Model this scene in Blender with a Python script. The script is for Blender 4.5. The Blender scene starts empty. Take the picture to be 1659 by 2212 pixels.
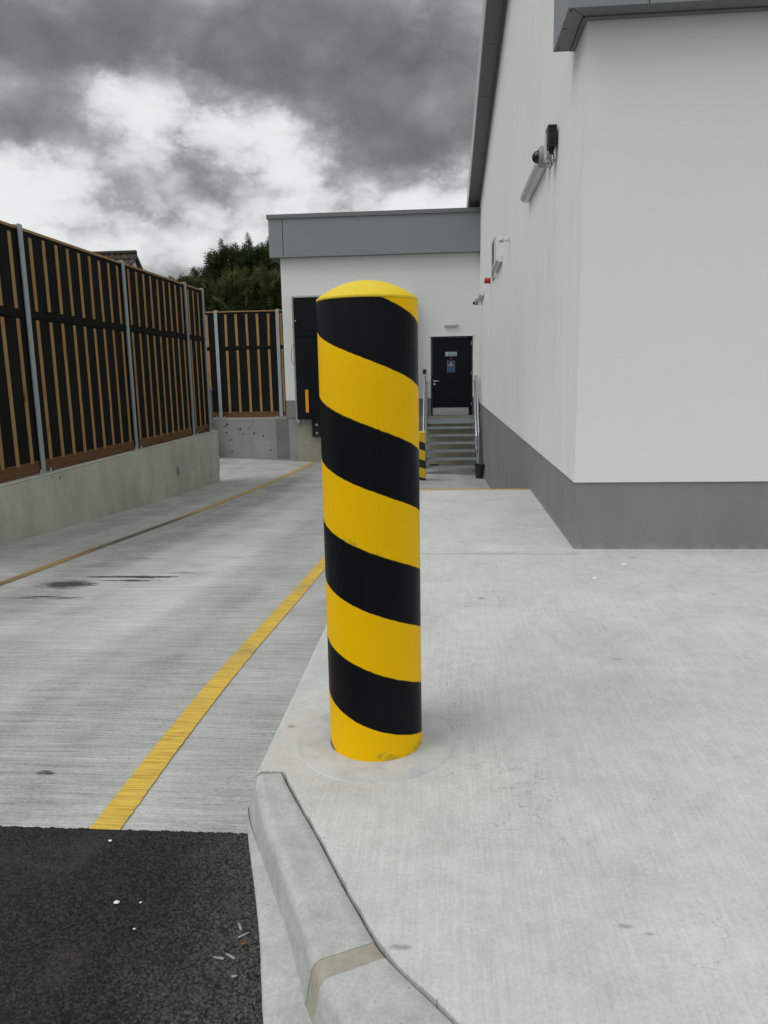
import bpy, math, random
import numpy as np
from mathutils import Vector, Matrix
R = math.radians
scn = bpy.context.scene
COL = scn.collection
random.seed(7)

# ------------------------------------------------------------------ camera
F, PITCH, YAW, ROLL, CH = 1624.87, .1815, .0821, .0182, 1.25
cam_d = bpy.data.cameras.new("camera")
cam = bpy.data.objects.new("camera", cam_d); COL.objects.link(cam)
cam_d.sensor_fit = 'VERTICAL'; cam_d.sensor_height = 36.0
cam_d.lens = F / 2212 * 36.0
cam_d.clip_start = .05; cam_d.clip_end = 3000
mr = Matrix.Rotation(YAW, 4, 'Z') @ Matrix.Rotation(R(90) - PITCH, 4, 'X') @ Matrix.Rotation(-ROLL, 4, 'Z')
cam.matrix_world = Matrix.Translation((0, 0, CH)) @ mr
scn.camera = cam

# ------------------------------------------------------------------ exposure
scn.view_settings.view_transform = 'Standard'
scn.view_settings.look = 'None'
scn.view_settings.exposure = 0.21
scn.view_settings.gamma = 1.0

# ------------------------------------------------------------------ sun (weak, through cloud)
SUN_EL, SUN_AZ = R(52), R(240)          # azimuth clockwise from +Y (behind and left of the camera)
sl = bpy.data.lights.new("sun", 'SUN'); sl.energy = .95; sl.angle = R(35); sl.color = (1, .985, .96)
so = bpy.data.objects.new("sun", sl); COL.objects.link(so)
sd = Vector((math.sin(SUN_AZ) * math.cos(SUN_EL), math.cos(SUN_AZ) * math.cos(SUN_EL), math.sin(SUN_EL)))
so.rotation_euler = sd.to_track_quat('Z', 'Y').to_euler()

# ------------------------------------------------------------------ node helpers
class NT:
    def __init__(s, nt): s.nt = nt
    def n(s, t, **k):
        nd = s.nt.nodes.new(t)
        for a, b in k.items(): setattr(nd, a, b)
        return nd
    def put(s, inp, v):
        if isinstance(v, bpy.types.NodeSocket): s.nt.links.new(v, inp)
        elif v is not None:
            if isinstance(v, (tuple, list)) and len(v) == 3 and inp.type == 'RGBA': v = (*v, 1)
            inp.default_value = v
    def math(s, op, a, b=None, c=None, clamp=False):
        nd = s.n('ShaderNodeMath', operation=op, use_clamp=clamp)
        s.put(nd.inputs[0], a)
        if b is not None: s.put(nd.inputs[1], b)
        if c is not None: s.put(nd.inputs[2], c)
        return nd.outputs[0]
    def vmath(s, op, a, b=None):
        nd = s.n('ShaderNodeVectorMath', operation=op)
        s.put(nd.inputs[0], a)
        if b is not None: s.put(nd.inputs[1], b)
        return nd.outputs['Value'] if op in ('LENGTH', 'DOT_PRODUCT', 'DISTANCE') else nd.outputs[0]
    def mix(s, f, a, b, mode='MIX'):
        nd = s.n('ShaderNodeMix', data_type='RGBA', blend_type=mode)
        s.put(nd.inputs[0], f); s.put(nd.inputs[6], a); s.put(nd.inputs[7], b)
        return nd.outputs[2]
    def noise(s, vec, scale, detail=4, rough=.55, dist=0.0, color=False):
        nd = s.n('ShaderNodeTexNoise'); s.put(nd.inputs['Vector'], vec)
        nd.inputs['Scale'].default_value = scale; nd.inputs['Detail'].default_value = detail
        nd.inputs['Roughness'].default_value = rough; nd.inputs['Distortion'].default_value = dist
        return nd.outputs['Color' if color else 'Fac']
    def voro(s, vec, scale, feature='F1', out='Distance'):
        nd = s.n('ShaderNodeTexVoronoi', feature=feature); s.put(nd.inputs['Vector'], vec)
        nd.inputs['Scale'].default_value = scale
        return nd.outputs[out]
    def ramp(s, f, lo, hi, a=0., b=1.):
        nd = s.n('ShaderNodeMapRange', interpolation_type='SMOOTHSTEP'); s.put(nd.inputs[0], f)
        nd.inputs[1].default_value = lo; nd.inputs[2].default_value = hi
        nd.inputs[3].default_value = a; nd.inputs[4].default_value = b
        return nd.outputs[0]
    def lin(s, f, lo, hi, a=0., b=1.):
        nd = s.n('ShaderNodeMapRange'); s.put(nd.inputs[0], f)
        nd.inputs[1].default_value = lo; nd.inputs[2].default_value = hi
        nd.inputs[3].default_value = a; nd.inputs[4].default_value = b
        return nd.outputs[0]
    def scale(s, vec, sc, loc=(0, 0, 0), rot=(0, 0, 0)):
        nd = s.n('ShaderNodeMapping'); s.put(nd.inputs['Vector'], vec)
        nd.inputs['Scale'].default_value = sc; nd.inputs['Location'].default_value = loc
        nd.inputs['Rotation'].default_value = rot
        return nd.outputs[0]
    def sep(s, v):
        nd = s.n('ShaderNodeSeparateXYZ'); s.put(nd.inputs[0], v); return nd.outputs
    def comb(s, x, y, z):
        nd = s.n('ShaderNodeCombineXYZ'); s.put(nd.inputs[0], x); s.put(nd.inputs[1], y); s.put(nd.inputs[2], z)
        return nd.outputs[0]
    def pos(s): return s.n('ShaderNodeNewGeometry').outputs['Position']
    def objc(s): return s.n('ShaderNodeTexCoord').outputs['Object']
    def rnd(s): return s.n('ShaderNodeObjectInfo').outputs['Random']
    def bump(s, h, strength=.3, dist=.01, normal=None):
        nd = s.n('ShaderNodeBump'); s.put(nd.inputs['Height'], h)
        nd.inputs['Strength'].default_value = strength; nd.inputs['Distance'].default_value = dist
        if normal is not None: s.put(nd.inputs['Normal'], normal)
        return nd.outputs[0]
    def gauss(s, vec, c, sg):
        d = s.vmath('MULTIPLY', s.vmath('SUBTRACT', vec, c), (1 / sg[0], 1 / sg[1], 1 / sg[2] if len(sg) > 2 else 0.0))
        l = s.vmath('DOT_PRODUCT', d, d)
        return s.math('EXPONENT', s.math('MULTIPLY', l, -1.0))

def material(name, base=(.5, .5, .5), rough=.7, metal=0.0, fn=None, spec=.5, mute=1.0):
    m = bpy.data.materials.new(name); m.use_nodes = True
    t = NT(m.node_tree); b = m.node_tree.nodes['Principled BSDF']
    b.inputs['Base Color'].default_value = (*base, 1); b.inputs['Roughness'].default_value = rough
    b.inputs['Metallic'].default_value = metal; b.inputs['Specular IOR Level'].default_value = spec
    if fn:
        out = fn(t, b) or {}
        for k, v in out.items(): t.put(b.inputs[k], v)
    return m

# ------------------------------------------------------------------ world: sky with cloud layer
w = bpy.data.worlds.new("World"); scn.world = w; w.use_nodes = True
t = NT(w.node_tree); bg = w.node_tree.nodes['Background']
sky = t.n('ShaderNodeTexSky', sky_type='NISHITA'); sky.sun_disc = False
sky.sun_elevation = SUN_EL; sky.sun_rotation = SUN_AZ
d = t.vmath('NORMALIZE', t.n('ShaderNodeTexCoord').outputs['Generated'])
X, Y, Z = t.sep(d)
az = t.math('ARCTAN2', X, Y); el = t.math('ARCSINE', Z)
# flat cloud layer overhead: clouds shrink towards the horizon
den = t.math('ADD', t.math('MAXIMUM', Z, 0.0), .16)
cp = t.comb(t.math('DIVIDE', X, den), t.math('DIVIDE', Y, den), 0.0)
dn = t.vmath('MULTIPLY', d, (1, 1, 1.55))
warp = t.vmath('SUBTRACT', t.noise(dn, 5.5, 3, .5, color=True), (.5, .5, .5))
warp2 = t.vmath('SUBTRACT', t.noise(dn, 16, 5, .66, color=True), (.5, .5, .5))
ae = t.comb(az, el, 0.0)
wv = t.vmath('ADD', t.vmath('MULTIPLY', warp, (.09, .05, 0)), t.vmath('MULTIPLY', warp2, (.075, .055, 0)))
aw = t.vmath('ADD', ae, wv)
# large cloud masses (brightness at directions on an azimuth / elevation lattice), broken up by noise
CL = [[-0.01,-0.17,-0.18,-0.05,0.05,0.07,-0.00,-0.00,-0.00],
    [0.16,0.17,0.21,-0.03,0.07,0.09,-0.12,0.00,-0.05],
    [0.16,-0.13,0.14,-0.00,0.24,-0.06,0.23,0.59,0.11],
    [0.41,0.30,-0.23,-0.04,-0.31,0.25,-0.09,-0.18,0.32],
    [-0.35,-0.30,0.25,0.17,0.23,0.42,-0.37,0.02,-0.36],
    [0.16,-0.05,0.22,0.08,-0.04,-0.21,-0.21,0.09,-0.17],
    [-0.23,-0.24,-0.27,0.01,-0.33,0.04,-0.06,-0.18,-0.06],
    [-0.04,0.02,-0.15,-0.10,-0.09,-0.18,-0.14,-0.00,-0.06]]
awx, awy, _ = t.sep(aw)
def bell(v, c, sg): return t.math('EXPONENT', t.math('MULTIPLY', t.math('POWER', t.math('DIVIDE', t.math('SUBTRACT', v, c), sg), 2.0), -1.0))
gx = [bell(awx, -.54 + .075 * i, .075) for i in range(9)]
blob = None
for j, row in enumerate(CL):
    acc = None
    for g_, a_ in zip(gx, row):
        acc = t.math('MULTIPLY', g_, a_) if acc is None else t.math('MULTIPLY_ADD', g_, a_, acc)
    r_ = t.math('MULTIPLY', acc, bell(awy, .10 + .3 / 7 * j, .043))
    blob = r_ if blob is None else t.math('ADD', blob, r_)
n1 = t.noise(dn, 9, 6, .62, .25); n2 = t.noise(dn, 34, 4, .66, .3)
vn = t.n('ShaderNodeTexVoronoi', feature='F1'); t.put(vn.inputs['Vector'], t.vmath('ADD', dn, t.vmath('MULTIPLY', warp2, (.06, .06, .06))))
vn.inputs['Scale'].default_value = 15; vn.inputs['Detail'].default_value = 1.5; vn.inputs['Roughness'].default_value = .55
puff = t.math('SUBTRACT', .46, vn.outputs['Distance'])
det = t.math('ADD', t.math('MULTIPLY', t.math('SUBTRACT', n1, .5), .75), t.math('MULTIPLY', t.math('SUBTRACT', n2, .5), .26))
det = t.math('ADD', det, t.math('MULTIPLY', puff, .62))
val = t.math('ADD', blob, .50)
val = t.math('SMOOTH_MAX', val, .19, .08)
# cloud bases are smooth and dark, the gaps between them ragged and bright
amt = t.lin(val, .15, .55, .5, 1.0)
val = t.math('MULTIPLY', val, t.math('ADD', t.math('MULTIPLY', det, t.math('MULTIPLY', amt, .88)), 1.0))
val = t.math('ADD', t.ramp(val, .27, .50, .0, .14), t.math('MULTIPLY', val, .95))
val = t.math('SMOOTH_MIN', t.math('MAXIMUM', val, .13),   .74, .16)
# cloud is thinner and brighter overhead and behind the camera, where the sun stands
back = t.math('ADD', t.ramp(Z, .45, .9, 0, .28), t.ramp(Y, .35, -.5, 0, .22))
val = t.math('ADD', val, back)
cc = t.mix(t.ramp(val, .1, .7), (.975, .98, 1.018), (.985, 1.0, .995))
cc = t.vmath('MULTIPLY', cc, t.comb(val, val, val))
STR = .1
cloud = t.vmath('MULTIPLY', cc, (1 / STR,) * 3)
mx = t.mix(.96, sky.outputs[0], cloud)
t.put(bg.inputs['Color'], mx); bg.inputs['Strength'].default_value = STR

# ------------------------------------------------------------------ mesh helpers
class MB:
    def __init__(s): s.v = []; s.f = []; s.m = []
    def add(s, vs, fs, m=0):
        o = len(s.v); s.v += [tuple(v) for v in vs]
        for f in fs: s.f.append(tuple(i + o for i in f)); s.m.append(m)
    def box(s, x0, x1, y0, y1, z0, z1, m=0):
        if x0 > x1: x0, x1 = x1, x0
        if y0 > y1: y0, y1 = y1, y0
        if z0 > z1: z0, z1 = z1, z0
        v = [(x0, y0, z0), (x1, y0, z0), (x1, y1, z0), (x0, y1, z0), (x0, y0, z1), (x1, y0, z1), (x1, y1, z1), (x0, y1, z1)]
        s.add(v, [(3, 2, 1, 0), (4, 5, 6, 7), (0, 1, 5, 4), (1, 2, 6, 5), (2, 3, 7, 6), (3, 0, 4, 7)], m)
        return s
    def prism(s, poly, axis, a, b, m=0):
        """poly in the two other axes (in xyz order), extruded along axis a..b"""
        n = len(poly); vs = []
        for h in (a, b):
            for p in poly:
                q = list(p); q.insert('xyz'.index(axis), h); vs.append(q)
        fs = [tuple(range(n)), tuple(range(2 * n - 1, n - 1, -1))]
        fs += [(i, i + n, (i + 1) % n + n, (i + 1) % n) for i in range(n)]
        s.add(vs, fs, m); return s
    def tube(s, path, r, seg=10, m=0):
        path = [Vector(p) for p in path]; n = len(path); rs = r if isinstance(r, (list, tuple)) else [r] * n
        o = len(s.v); up = None
        for i, p in enumerate(path):
            dd = (path[min(i + 1, n - 1)] - path[max(i - 1, 0)]).normalized()
            if up is None: up = Vector((0, 0, 1)) if abs(dd.z) < .9 else Vector((1, 0, 0))
            a = dd.cross(up).normalized(); up2 = a.cross(dd).normalized(); up = up2
            for k in range(seg):
                an = 2 * math.pi * k / seg
                s.v.append(tuple(p + (a * math.cos(an) + up2 * math.sin(an)) * rs[i]))
        for i in range(n - 1):
            for k in range(seg):
                s.f.append((o + i * seg + k, o + i * seg + (k + 1) % seg, o + (i + 1) * seg + (k + 1) % seg, o + (i + 1) * seg + k)); s.m.append(m)
        s.f.append(tuple(o + k for k in range(seg - 1, -1, -1))); s.m.append(m)
        s.f.append(tuple(o + (n - 1) * seg + k for k in range(seg))); s.m.append(m)
        return s
    def revolve(s, prof, c, axis=(0, 0, 1), seg=48, m=0):
        """prof: (radius, height along axis)"""
        ax = Vector(axis).normalized(); u = ax.orthogonal().normalized(); v = ax.cross(u); c = Vector(c)
        o = len(s.v); n = len(prof)
        for r, h in prof:
            for k in range(seg):
                an = 2 * math.pi * k / seg
                s.v.append(tuple(c + ax * h + (u * math.cos(an) + v * math.sin(an)) * r))
        for i in range(n - 1):
            for k in range(seg):
                s.f.append((o + i * seg + k, o + i * seg + (k + 1) % seg, o + (i + 1) * seg + (k + 1) % seg, o + (i + 1) * seg + k)); s.m.append(m)
        s.f.append(tuple(o + k for k in range(seg - 1, -1, -1))); s.m.append(m)
        s.f.append(tuple(o + (n - 1) * seg + k for k in range(seg))); s.m.append(m)
        return s
    def build(s, name, mats, parent=None, origin=None, smooth=False, bevel=0, bseg=2, auto=None):
        if origin is None: origin = parent['_o'] if parent is not None and '_o' in parent else (0, 0, 0)
        me = bpy.data.meshes.new(name)
        me.from_pydata([(a - origin[0], b - origin[1], c - origin[2]) for a, b, c in s.v], [], s.f)
        if not isinstance(mats, (list, tuple)): mats = [mats]
        for mm in mats: me.materials.append(mm)
        me.polygons.foreach_set('material_index', s.m)
        if smooth: me.polygons.foreach_set('use_smooth', [True] * len(s.f))
        me.validate(); me.update()
        o = bpy.data.objects.new(name, me); COL.objects.link(o)
        if parent is not None:
            o.parent = parent; o['_o'] = origin
        else:
            o.location = origin; o['_o'] = origin
        if bevel:
            b = o.modifiers.new('bevel', 'BEVEL'); b.width = bevel; b.segments = bseg; b.limit_method = 'ANGLE'; b.angle_limit = R(40)
        if smooth and auto is not False:
            try:
                me.set_sharp_from_angle(angle=R(auto or 40))
            except Exception: pass
        return o
def thing(name, label, cat, loc, group=None):
    o = bpy.data.objects.new(name, None); COL.objects.link(o); o.location = loc; o['_o'] = tuple(loc)
    o.empty_display_size = .1
    return tag(o, label, cat, group)
def tag(o, label, cat, group=None):
    o['label'] = label; o['category'] = cat
    if group: o['group'] = group
    return o
def struct(o): o['kind'] = 'structure'; return o
def interp(x, xs, ys): return float(np.interp(x, xs, ys))

# ------------------------------------------------------------------ materials
def f_slab(t, b):
    p = t.pos(); x, y, z = t.sep(p)
    br = t.noise(t.scale(p, (260, 7, 7)), 1, 3, .7)
    br2 = t.noise(t.scale(p, (75, 2.4, 1)), 1, 4, .7)
    mot = t.noise(p, 2.2, 6, .6, .5); fine = t.noise(p, 90, 3, .7); mid = t.noise(p, 14, 5, .65)
    # smooth trowelled margin along the kerb and far half washed paler
    far = t.ramp(y, 5.20, 5.26)
    ramt = t.math('MULTIPLY', t.ramp(x, -.42, -.44), t.ramp(y, 2.0, 2.3))
    brf = t.math('SUBTRACT', 1.0, t.math('MAXIMUM', ramt, t.math('MULTIPLY', far, .7)))
    v = t.math('MULTIPLY', t.math('SUBTRACT', br, .5), t.math('MULTIPLY', brf, .52))
    v = t.math('ADD', v, t.math('MULTIPLY', t.math('SUBTRACT', br2, .5), t.math('MULTIPLY', brf, .48)))
    v = t.math('ADD', v, t.math('MULTIPLY', t.math('SUBTRACT', mot, .5), .75))
    v = t.math('ADD', v, t.math('MULTIPLY', t.math('SUBTRACT', mid, .5), .55))
    v = t.math('ADD', v, t.math('MULTIPLY', t.math('SUBTRACT', fine, .5), .70))
    patch = t.math('MULTIPLY', far, t.ramp(t.noise(t.scale(p, (1, 1.0, 1)), 1.9, 7, .65), .50, .68))
    v = t.math('SUBTRACT', v, t.math('MULTIPLY', patch, .13))
    # pinholes and small scuffs
    vo = t.voro(t.scale(p, (1, .8, 1)), 26); sel = t.ramp(t.noise(p, 9, 2, .5), .60, .70)
    pin = t.math('MULTIPLY', t.ramp(vo, .10, .05), sel)
    sc = t.math('MULTIPLY', t.ramp(t.noise(t.scale(p, (5, 14, 1)), 1, 4, .6), .70, .76), .5)
    dk = t.math('MAXIMUM', pin, sc)
    col = t.mix(t.math('ADD', v, .5, clamp=True), (.345, .352, .333), (.70, .71, .68))
    warm = t.ramp(t.noise(p, 1.1, 4, .5), .52, .75)
    col = t.mix(t.math('MULTIPLY', warm, .30), col, (.43, .41, .37))
    col = t.mix(t.math('MULTIPLY', dk, .55), col, (.20, .20, .19))
    st = None; rag = t.math('MULTIPLY', t.math('SUBTRACT', t.noise(p, 45, 5, .7), .5), 2.4)
    for c, sg, a in [((-.556, 2.505), (.020, .016), .85), ((-.452, 2.50), (.024, .020), .95), ((-.44, 2.33), (.05, .04), .30), ((.407, 1.557), (.030, .012), .7), ((.455, 1.535), (.02, .008), .6),
                     ((.084, 1.477), (.010, .008), .4), ((1.27, 5.06), (.03, .012), 1.2), ((.2, 4.1), (.03, .03), .7), ((.12, 3.95), (.03, .02), .6), ((.75, 3.2), (.05, .03), .5), ((.95, 2.35), (.05, .02), .45), ((1.5, 4.2), (.06, .03), .5), ((-.10, 1.462), (.03, .012), .8)]:
        gg = t.math('MULTIPLY', t.gauss(p, (*c, 0), (*sg, 1e9)), a); st = gg if st is None else t.math('MAXIMUM', st, gg)
    sm_ = t.ramp(t.math('ADD', st, t.math('MULTIPLY', rag, t.math('MINIMUM', st, .5))), .25, .75)
    col = t.mix(t.math('MULTIPLY', sm_, .55), col, (.13, .125, .11))
    ck = t.noise(t.scale(p, (1, 1, 1)), 3.2, 5, .55)
    crack = t.math('MULTIPLY', t.ramp(t.math('ABSOLUTE', t.math('SUBTRACT', ck, .5)), .0035, .0008), t.ramp(t.noise(p, .7, 2, .5), .52, .60))
    col = t.mix(t.math('MULTIPLY', crack, .45), col, (.20, .20, .19))
    # pitted strip behind the bollard, where the finish lifted
    pt = t.math('MULTIPLY', t.gauss(p, (.06, 3.0, 0), (.12, .55, 1e9)), t.ramp(t.noise(t.scale(p, (110, 45, 1)), 1, 3, .6), .56, .68))
    col = t.mix(t.math('MULTIPLY', pt, .6), col, (.17, .17, .16))
    h = t.math('ADD', t.math('MULTIPLY', br, .5), t.math('MULTIPLY', fine, .5))
    return {'Base Color': col, 'Normal': t.bump(h, .25, .003)}
M_slab = material('slab_concrete', rough=.85, fn=f_slab, spec=.3)

def f_drive(t, b):
    p = t.pos(); x, y, z = t.sep(p)
    br = t.noise(t.scale(p, (5, 230, 5)), 1, 3, .75)
    br2 = t.noise(t.scale(p, (1.4, 34, 1)), 1, 5, .7)
    mot = t.noise(p, 1.6, 6, .6, .4); fine = t.noise(p, 80, 3, .7)
    tr = t.noise(t.scale(p, (2.4, .06, 1)), 1, 3, .5)          # wheel tracks along the ramp
    v = t.math('MULTIPLY', t.math('SUBTRACT', br, .5), 1.4)
    v = t.math('ADD', v, t.math('MULTIPLY', t.math('SUBTRACT', br2, .5), .85))
    v = t.math('ADD', v, t.math('MULTIPLY', t.math('SUBTRACT', mot, .5), .75))
    v = t.math('ADD', v, t.math('MULTIPLY', t.math('SUBTRACT', tr, .5), .60))
    v = t.math('ADD', v, t.math('MULTIPLY', t.math('SUBTRACT', fine, .5), .75))
    # pale strip rubbed clean between the tracks
    lx = t.math('ADD', x, t.math('MULTIPLY', t.math('SUBTRACT', t.noise(t.scale(p, (1, .3, 1)), 1, 3, .5), .5), .25))
    g = t.math('MULTIPLY', t.ramp(t.math('ABSOLUTE', t.math('ADD', lx, 2.05)), .42, .12), t.ramp(y, 3.0, 4.4))
    v = t.math('ADD', v, t.math('MULTIPLY', g, .26))
    d1 = t.math('MULTIPLY', t.ramp(t.math('ABSOLUTE', t.math('ADD', lx, 3.2)), .55, .1), t.ramp(y, 3.5, 6))
    v = t.math('SUBTRACT', v, t.math('MULTIPLY', d1, .24))
    # cross-wise wet / dark smears near the dock
    sm = t.ramp(t.noise(t.scale(p, (.7, 5, 1)), 1, 5, .65), .56, .72)
    v = t.math('SUBTRACT', v, t.math('MULTIPLY', t.math('MULTIPLY', sm, t.ramp(y, 6, 12)), .22))
    col = t.mix(t.math('ADD', v, .48, clamp=True), (.185, .187, .178), (.59, .595, .572))
    # oil stains
    wn = t.noise(t.scale(p, (5.0, 46, 1)), 1, 6, .78)
    wo = t.math('MULTIPLY', t.math('SUBTRACT', wn, .5), 2.6)
    st = None
    for c, sg, a in [((-2.93, 5.42), (.21, .13), 1.5), ((-2.50, 5.72), (.38, .05), 1.25), ((-2.45, 5.58), (.30, .035), 1.0),
                     ((-2.80, 4.97), (.36, .06), .8), ((-2.2, 5.9), (.6, .05), .45), ((-1.43, 2.38), (.05, .05), .6),
                     ((-2.0, 6.6), (.4, .06), .35), ((-1.15, 2.64), (.10, .07), .28), ((-2.7, 6.5), (.6, .08), .4)]:
        gg = t.math('MULTIPLY', t.gauss(p, (*c, 0), (*sg, 1e9)), a)
        st = gg if st is None else t.math('MAXIMUM', st, gg)
    stain = t.ramp(t.math('ADD', st, t.math('MULTIPLY', wo, t.math('MULTIPLY', t.math('MINIMUM', st, .55), 4.2))), .42, .74)
    col = t.mix(t.math('MULTIPLY', stain, .93), col, (.028, .027, .026))
    # crumbs of tar
    vo = t.voro(t.scale(p, (1, 1.7, 1)), 13); sel = t.ramp(t.noise(p, 3, 3, .6), .54, .60)
    col = t.mix(t.math('MULTIPLY', t.ramp(vo, .085, .05), t.math('MULTIPLY', sel, .9)), col, (.05, .045, .04))
    vo2 = t.voro(t.scale(p, (.7, 2.2, 1)), 30)
    col = t.mix(t.math('MULTIPLY', t.ramp(vo2, .13, .07), .55), col, (.09, .09, .085))
    h = t.math('ADD', t.math('MULTIPLY', br, .8), t.math('MULTIPLY', fine, .4))
    return {'Base Color': col, 'Normal': t.bump(h, .45, .004)}
M_drive = material('ramp_concrete', rough=.8, fn=f_drive, spec=.3)

def f_line(dirty):
    def f(t, b):
        p = t.pos(); x, y, z = t.sep(p)
        n = t.noise(t.scale(p, (5, 160, 5)), 1, 4, .7); m = t.noise(p, 5, 5, .65); c = t.noise(t.scale(p, (3, 1.0, 1)), 1, 4, .6)
        col = t.mix(t.ramp(n, .34, .62), (.44, .28, .045), (.74, .51, .085))
        col = t.mix(t.ramp(m, .50, .72, 0, .35 if not dirty else .3), col, (.34, .25, .10))
        g = t.ramp(c, .42, .62)
        if dirty:
            g1 = t.math('EXPONENT', t.math('MULTIPLY', t.math('POWER', t.math('DIVIDE', t.math('SUBTRACT', y, 5.1), .8), 2.0), -1.0))
            g2 = t.math('MULTIPLY', t.math('EXPONENT', t.math('MULTIPLY', t.math('POWER', t.math('DIVIDE', t.math('SUBTRACT', y, 8.3), 1.7), 4.0), -1.0)), .97)
            g = t.math('MULTIPLY', t.math('MAXIMUM', t.math('MAXIMUM', g1, g2), .22), t.ramp(t.noise(t.scale(p, (6, 3, 1)), 1, 4, .65), .25, .6, .72, 1.0))
            col = t.mix(t.ramp(y, 11, 8, .25, .75), col, (.24, .165, .06))
            col = t.mix(g, col, (.085, .082, .062))
        else:
            sc = t.math('MULTIPLY', t.gauss(p, (-1.06, 3.72, -.18), (.2, .16, 1)), .45)
            sc = t.math('MAXIMUM', sc, t.math('MULTIPLY', t.gauss(p, (-1.06, 5.5, -.3), (.2, .30, 1)), .7))
            col = t.mix(t.math('MULTIPLY', sc, t.ramp(m, .3, .6)), col, (.30, .24, .12))
        # worn pits down to the concrete
        pit = t.math('MULTIPLY', t.ramp(t.noise(t.scale(p, (30, 200, 10)), 1, 3, .7), .63, .72), .5)
        col = t.mix(pit, col, (.40, .36, .26))
        return {'Base Color': col, 'Normal': t.bump(n, .3, .003)}
    return f
M_line = material('yellow_line_paint', rough=.75, fn=f_line(False), spec=.3)
M_line_old = material('worn_yellow_line_paint', rough=.8, fn=f_line(True), spec=.3)

def f_asph(t, b):
    p = t.pos(); x, y, z = t.sep(p)
    c = t.voro(p, 175, out='Color'); cv = t.sep(c)[0]
    n = t.noise(p, 3.5, 5, .6); f = t.noise(p, 260, 3, .7)
    col = t.mix(t.math('POWER', cv, 1.6), (.005, .005, .0055), (.038, .038, .040))
    edge = t.ramp(t.math('ADD', x, t.math('MULTIPLY', t.math('SUBTRACT', n, .5), .5)), -.85, -.50)
    col = t.mix(t.math('MULTIPLY', edge, .55), col, t.mix(cv, (.012, .012, .012), (.12, .12, .118)))
    col = t.mix(t.ramp(n, .5, .75, 0, .4), col, (.06, .055, .05))
    return {'Base Color': col, 'Normal': t.bump(t.math('ADD', f, t.voro(p, 210)), .5, .003)}
M_asph = material('asphalt', rough=.6, fn=f_asph, spec=.22)

def f_kerb(t, b):
    p = t.pos()
    n = t.noise(p, 7, 6, .6, .6); f = t.noise(p, 120, 3, .7); m = t.noise(p, 30, 4, .6)
    v = t.math('ADD', t.math('MULTIPLY', t.math('SUBTRACT', n, .5), .9), t.math('MULTIPLY', t.math('SUBTRACT', f, .5), .7))
    v = t.math('ADD', v, t.math('MULTIPLY', t.math('SUBTRACT', m, .5), .6))
    col = t.mix(t.math('ADD', v, .5, clamp=True), (.28, .29, .28), (.57, .58, .565))
    pin = t.math('MULTIPLY', t.ramp(t.voro(p, 34), .085, .04), t.ramp(t.noise(p, 12, 2, .5), .5, .6))
    col = t.mix(t.math('MULTIPLY', pin, .75), col, (.14, .13, .12))
    return {'Base Color': col, 'Normal': t.bump(t.math('ADD', f, t.math('MULTIPLY', m, .6)), .18, .004)}
M_kerb = material('kerb_concrete', rough=.8, fn=f_kerb, spec=.3)
def f_mortar(t, b):
    p = t.pos(); n = t.noise(p, 40, 5, .7)
    return {'Base Color': t.mix(n, (.25, .235, .19), (.44, .42, .355)), 'Normal': t.bump(n, .4, .004)}
M_mortar = material('kerb_mortar', rough=.9, fn=f_mortar, spec=.2)
def f_dark(t, b):
    n = t.noise(t.pos(), 60, 4, .7)
    return {'Base Color': t.mix(n, (.02, .02, .02), (.10, .10, .095))}
M_gap = material('joint_dirt', rough=.95, fn=f_dark, spec=.1)
def f_collar(t, b):
    p = t.pos(); n = t.noise(p, 9, 5, .6, .6); f = t.noise(p, 80, 3, .7)
    v = t.math('ADD', t.math('MULTIPLY', n, .8), t.math('MULTIPLY', f, .25))
    return {'Base Color': t.mix(t.ramp(v, .3, .75), (.42, .43, .42), (.56, .57, .56)), 'Normal': t.bump(f, .12, .003)}
M_collar = material('collar_concrete', rough=.8, fn=f_collar, spec=.3)

# render-coated walls
def f_wall(side):
    def f(t, b):
        p = t.pos(); x, y, z = t.sep(p)
        f = t.noise(p, 75, 3, .7); n = t.noise(p, .8, 5, .6); m = t.noise(p, 9, 4, .6)
        v = t.math('ADD', t.math('MULTIPLY', t.math('SUBTRACT', n, .5), .10), t.math('MULTIPLY', t.math('SUBTRACT', f, .5), .10))
        v = t.math('ADD', v, t.math('MULTIPLY', t.math('SUBTRACT', m, .5), .10))
        base = t.mix(t.math('ADD', v, .5, clamp=True), (.595, .62, .602), (.82, .848, .83))
        if side:
            # rain runs: vertical streaks, ragged lower ends
            s1 = t.noise(t.scale(p, (1, 5.0, .55)), 1, 6, .66); s2 = t.noise(t.scale(p, (1, 1.1, .45)), 1, 4, .6)
            s3 = t.noise(t.scale(p, (1, 13, .9)), 1, 5, .75)
            k = t.math('ADD', t.math('MULTIPLY', s1, .55), t.math('MULTIPLY', s2, .45))
            k = t.math('ADD', k, t.math('MULTIPLY', t.math('SUBTRACT', s3, .5), .18))
            low = t.ramp(z, 2.6, 1.6, 0, 1)     # damp band rising from the plinth
            wet = t.math('MULTIPLY', t.ramp(t.math('ADD', k, t.math('MULTIPLY', low, .05)), .45, .57), t.ramp(t.noise(p, .9, 4, .6), .35, .6, .35, 1))
            base = t.mix(t.math('MULTIPLY', wet, .45), base, (.61, .638, .616))
            pale = t.ramp(s3, .58, .75)
            base = t.mix(t.math('MULTIPLY', pale, .42), base, (.86, .885, .865))
            warm = t.ramp(z, 2.2, 3.6)
            base = t.mix(t.math('MULTIPLY', warm, .35), base, (.78, .785, .755))
        return {'Base Color': base, 'Normal': t.bump(f, .22, .004)}
    return f
M_wall = material('white_render', rough=.9, fn=f_wall(False), spec=.2)
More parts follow.
